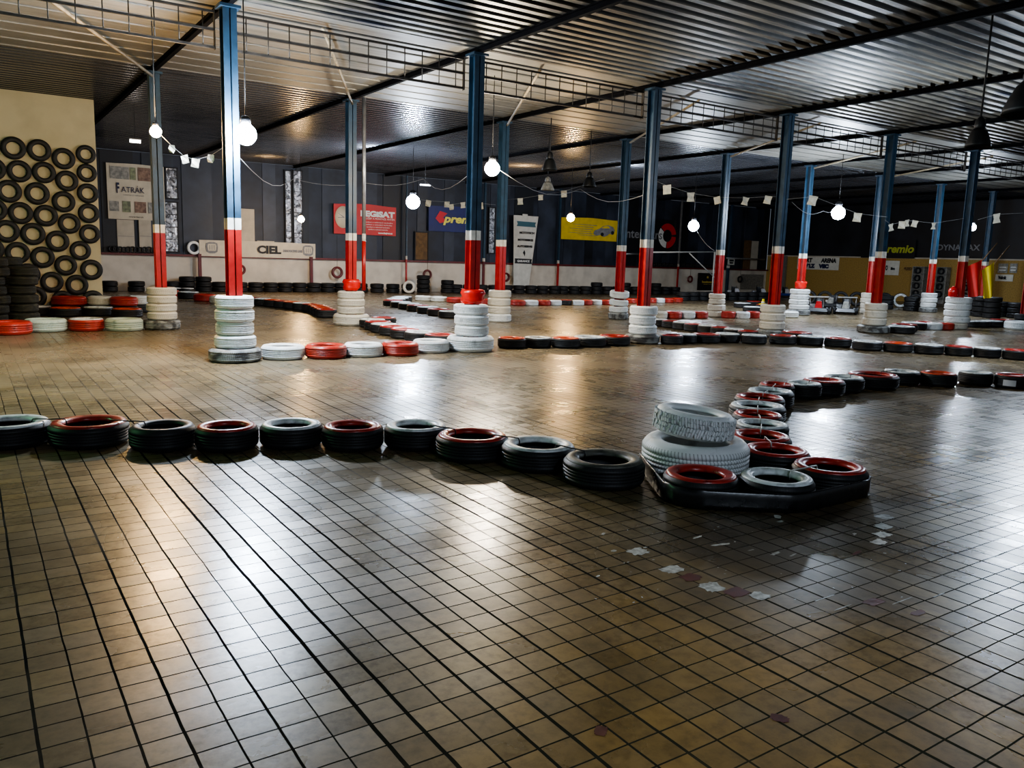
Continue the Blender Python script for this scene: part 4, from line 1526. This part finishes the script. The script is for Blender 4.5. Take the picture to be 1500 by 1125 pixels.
# stickers on tyres facing the room
for o_, lab in ((curve[15], 'pale blue sticker on the front of a curving chain tyre at the right edge'),):
    ob, p, d = o_
    a = math.atan2(-p.y, -p.x) - .1
    vs = []
    for i in range(7):
        q = a + (i - 3) * .12
        for z in (.04, .13):
            vs.append((p.x + math.cos(q) * (d / 2 + .004), p.y + math.sin(q) * (d / 2 + .004), z))
    st = MB().add(vs, [(2 * i, 2 * i + 2, 2 * i + 3, 2 * i + 1) for i in range(6)], 0, True).build('tyre_sticker', 'kart_white', None)
    tag(st, lab, 'sticker')

# --------------------------------------------------------- pennant strings
def garland(pts, dep, label, size=.2, cord_ends=None, m='pennant'):
    P = [deep(x, y, dep) if not isinstance(dep, (list, tuple)) else deep(x, y, dd) for (x, y), dd in zip(pts, dep if isinstance(dep, (list, tuple)) else [dep] * len(pts))]
    t = thing('pennant_string', label, 'pennants', P[0], 0, None)
    ends = [deep(*e) for e in (cord_ends or [])]
    line = ([ends[0]] if ends else []) + P + (ends[1:] if ends else [])
    MB().tube([q - P[0] for q in line], .004, 5).build('cord', 'cord', t)
    for q in P:
        r = random.uniform(-.25, .25)
        s = size * random.uniform(.85, 1.1)
        ax = Matrix.Translation(q - P[0]) @ Matrix.Rotation(-YAW + random.uniform(-.4, .4), 4, 'Z') @ Matrix.Rotation(r, 4, 'Y')
        MB().add([(-s * .5, 0, .01), (s * .5, 0, .02), (s * .46, .03, -s * .5), (s * .5, .0, -s), (-s * .5, .02, -s * 1.02), (-s * .46, -.02, -s * .5)], [(0, 1, 2, 5), (5, 2, 3, 4)], 0, False, ax).build('pennant', m, t)
    return t


garland([(252, 214), (270, 229), (287, 234), (309, 228)], 12.4, 'short string of pale pennants between the first two bright lamps', .11, [(234, 196, 12.4), (330, 214, 12.4)])
garland([(628, 294), (655, 296), (661, 300), (678, 297), (703, 298)], 25, 'string of pale pennants right of the white lamp near the second front column', .17, [(612, 292, 25), (726, 300, 25)])
garland([(762, 291), (792, 286), (826, 280)], 25, 'string of three square pennants left of the yellow banner', .17, [(735, 293, 25), (886, 262, 25)])
garland([(977, 272), (1012, 283), (1050, 289), (1093, 290), (1126, 288)], 20, 'string of square pennants between the third and fourth front columns', .19, [(958, 264, 20), (1140, 288, 20)])
garland([(1192, 288), (1257, 313)], 19, 'two large pennants either side of the white lamp on the right', .2, [(1152, 292, 19), (1300, 318, 19)])
garland([(1305, 329), (1322, 325), (1329, 323), (1341, 324), (1368, 327)], 20, 'string of pale pennants between the fifth and sixth front columns', .15, [(1296, 322, 20), (1412, 320, 20)])
garland([(1460, 314)], 20, 'single tilted pennant right of the sixth front column', .2, [(1432, 322, 20), (1499, 312, 20)])

# cables slung under the roof
def cable(pts, label, r=.012, m='black_cord'):
    r *= .6
    P = [deep(*p) for p in pts]
    fine = []
    for a, b_ in zip(P, P[1:]):
        for i in range(6):
            q = a.lerp(b_, i / 6)
            q.z -= .04 * (b_ - a).length * math.sin(PI * i / 6)
            fine.append(q)
    fine.append(P[-1])
    o = MB().tube([q - P[0] for q in fine], r, 6).build('slung_cord', m, None, P[0])
    return tag(o, label, 'cable')


cable([(733, 250, 16.6), (850, 277, 24), (948, 284, 17.6)], 'thin grey cable from the warm middle lamp to the third front column', .01, 'cord')
cable([(1020, 337, 30), (1046, 367, 28)], 'short pale cable hanging from the white lamp to the fifth second-line column', .012, 'cord')
cable([(350, 230, 12.8), (430, 262, 20), (514, 271, 19.6)], 'thin cable from the brightest lamp to the second-line column with pipe', .01, 'cord')
cable([(535, 268, 19.6), (620, 262, 22), (688, 255, 15.2)], 'thin cable between the second-line column with pipe and second front column', .01, 'cord')
cable([(1160, 296, 20), (1206, 309, 24), (1226, 306, 25.5)], 'thin cable reaching the white lamp on the right from the fourth column', .01, 'cord')

# ------------------------------------------------------------------- lamps
COOL, WARM, NEUT = (.72, .84, 1.0), (1.0, .62, .26), (1.0, .86, .66)


def lamp(pos, col, power, r, label, drop=None):
    t = thing('hanging_bulb', label, 'lamp', pos, 0, 'lit bulbs')
    Lr = power / (4 * PI * PI * r * r)
    m = glow('bulb_glow', col, Lr)
    MB().lathe([(0.001, -r)] + [(r * math.cos(a * PI / 12 - PI / 2), r * math.sin(a * PI / 12 - PI / 2)) for a in range(1, 11)] + [(r * .42, r * .98), (.001, r * 1.0)], 20).build('bulb', m, t)
    MB().lathe([(0.001, r * .96), (r * .5, r * .96), (r * .5, r * 1.5), (r * .3, r * 1.7), (.001, r * 1.7)], 14).build('socket', 'kart_black', t)
    top = drop if drop is not None else TOP - pos[2] - .01
    MB().tube([(0, 0, r * 1.6), (0, 0, top)], .009, 6).build('cable', 'black_cord', t)
    return t


S = 1.0
lamp(deep(228, 193, 12.5), WARM, 330 * S, .085, 'warm orange bulb glowing before the first second-line column')
lamp(deep(360, 197, 11.6), COOL, 850 * S, .15, 'brightest white bulb, beside the first front column')
lamp(deep(441, 321, 31), WARM, 160 * S, .12, 'small warm bulb glowing near the back wall above the long banner')
lamp(deep(605, 296, 27.5), COOL, 700 * S, .23, 'large cool white bulb left of the dark blue banner')
lamp(deep(721, 247, 16.4), NEUT, 480 * S, .15, 'warm white bulb just right of the second front column')
lamp(deep(836, 319, 32), WARM, 260 * S, .15, 'warm bulb before the top left of the yellow banner')
lamp(deep(1016, 331, 31), COOL, 420 * S, .2, 'cool white bulb between the third column and the fifth behind')
lamp(deep(1228, 312, 26), COOL, 650 * S, .21, 'cool white bulb left of the fifth front column')
lamp(deep(1562, 262, 15.4), COOL, 420 * S, .13, 'cool white bulb beyond the right edge, past the last column')
lamp(deep(1424, 333, 31), COOL, 330 * S, .14, 'cool white bulb hidden behind the sixth front column')
lamp(Vector((-3.0, 11.0, 3.2)), (.3, 1.0, .45), 150 * S, .12, 'greenish bulb beyond the left edge by the tyre heap')
lamp(Vector((1.5, -3.5, 4.4)), COOL, 420 * S, .16, 'cool white bulb behind the viewer near the roof')

# tubes lit far behind
p = on_y(199, 207, TYW + .9)
t = thing('tube_light', 'small lit white tube fitting left of the warm orange bulb', 'lamp', deep(198, 207, 22))
MB().box((0, 0, 0), (.26, .07, .07)).build('diffuser', glow('tube_glow', (1, .93, .85), 9), t)
MB().box((0, 0, .05), (.3, .1, .03)).build('housing', 'galv', t)
MB().tube([(0, 0, .06), (0, 0, TOP - t.location.z - .01)], .008, 6).build('hanger', 'black_cord', t)


def bell(pos, r, h, label, m='shade'):
    t = thing('bell_lamp', label, 'lamp', pos, 0, 'unlit bell shaped lamps')
    MB().lathe([(r, 0), (r * .97, h * .1), (r * .8, h * .32), (r * .62, h * .52), (r * .45, h * .62), (r * .43, h * .6), (r * .6, h * .48), (r * .78, h * .3), (r * .95, h * .06)], 32, 0, True).build('lamp_shade', m, t)
    MB().lathe([(.001, h * .58), (r * .42, h * .58), (r * .44, h * .72), (r * .36, h * .9), (r * .12, h), (.001, h)], 24).build('ballast_cap', m, t)
    MB().tube([(0, 0, h), (0, 0, TOP - pos[2] - .005)], .014, 8).build('hanger', 'black_cord', t)
    return t


bell(deep(1432, 216, 11.5), .17, .42, 'dark bell lamp hanging before the top of the sixth front column')
bell(deep(1513, 168, 8.5), .3, .55, 'large dark bell lamp cut off by the right edge of the view')
bell(deep(805, 250, 21), .2, .48, 'dark bell lamp hanging left, above a paler one')
bell(deep(802, 279, 24), .2, .4, 'dull grey bell lamp just below the dark one', 'photo_grey')
bell(deep(863, 274, 23), .2, .42, 'dark bell lamp hanging above the yellow banner')
p = deep(623, 271, 29)
t = thing('tube_light', 'faint small tube fitting above the cool white bulb', 'lamp', p)
MB().box((0, 0, 0), (.4, .06, .05)).build('diffuser', glow('tube_glow', (.9, .95, 1), 2.5), t)
MB().tube([(0, 0, .03), (0, 0, TOP - p.z - .01)], .008, 6).build('hanger', 'black_cord', t)

# --------------------------------------- worn paint left on the floor tiles
def flakes(name, m, spots):
    mb = MB()
    for x, y, L, W, ang in spots:
        c = at(x, y)
        n = 22
        poly = []
        for i in range(n):
            a = 2 * PI * i / n
            k = random.uniform(.72, 1.08)
            sx = math.copysign(abs(math.cos(a)) ** .55, math.cos(a)) * L / 2 * k
            sy = math.copysign(abs(math.sin(a)) ** .55, math.sin(a)) * W / 2 * k
            poly.append((c.x + sx * math.cos(ang) - sy * math.sin(ang), c.y + sx * math.sin(ang) + sy * math.cos(ang), .0012))
        mb.add(poly, [tuple(range(n))])
    return mb.build(name, m, floor)


flakes('worn_white_paint', 'flake', [(935, 808, .13, .11, 0), (984, 834, .14, .11, 0), (1043, 860, .14, .12, .0), (1112, 873, .12, .1, 0), (1139, 757, .09, .05, .6), (1143, 764, .07, .03, .1),
                                     (1295, 757, .13, .11, 0), (1294, 771, .13, .1, 0), (1292, 783, .13, .1, 0), (1288, 794, .12, .09, .1), (1022, 787, .1, .02, .1), (1055, 798, .14, .03, -.2), (1100, 806, .06, .015, 0),
                                     (1136, 811, .1, .025, .1), (1162, 813, .08, .015, .2), (884, 782, .05, .02, .5), (899, 807, .04, .03, .2), (876, 844, .035, .015, .3), (945, 802, .03, .02, 0), (957, 820, .02, .015, 0),
                                     (1252, 782, .03, .02, 0), (1052, 772, .02, .012, 0), (1322, 880, .2, .006, 0), (1375, 872, .12, .006, 0), (1235, 890, .16, .008, 0), (1208, 876, .18, .008, 0), (1308, 795, .03, .01, 0)]
       + [(random.uniform(870, 1330), random.uniform(760, 890), random.uniform(.008, .02), random.uniform(.006, .012), random.uniform(0, 3)) for _ in range(40)])
flakes('worn_red_paint', 'flake_red', [(1012, 846, .13, .1, 0), (1078, 868, .14, .12, 0), (1280, 882, .13, .08, 0), (1345, 898, .1, .05, 0), (1255, 810, .12, .03, .2), (1142, 1052, .06, .07, .4), (880, 1070, .07, .05, .8)])

# ------------------------------------------------------------ world, camera
w = bpy.data.worlds.new('World')
bpy.context.scene.world = w
w.use_nodes = True
bg = w.node_tree.nodes['Background']
bg.inputs['Color'].default_value = (.75, .85, 1.0, 1)
bg.inputs['Strength'].default_value = .12

cam = bpy.data.cameras.new('camera')
co = bpy.data.objects.new('camera', cam)
C.objects.link(co)
cam.sensor_fit = 'HORIZONTAL'
cam.sensor_width = 36
cam.lens = FPX / 1500 * 36
cam.clip_end = 200
mw = Matrix((RGT, UPV, -FWD)).transposed().to_4x4()
mw.translation = ORG
co.matrix_world = mw
sc = bpy.context.scene
sc.camera = co
sc.view_settings.view_transform = 'AgX'
sc.view_settings.look = 'AgX - Medium High Contrast'
sc.view_settings.exposure = 0.75
sc.cycles.use_denoising = True
sc.cycles.max_bounces = 6
sc.cycles.diffuse_bounces = 3
sc.cycles.glossy_bounces = 3
sc.cycles.sample_clamp_indirect = 6
sc.cycles.use_light_tree = True
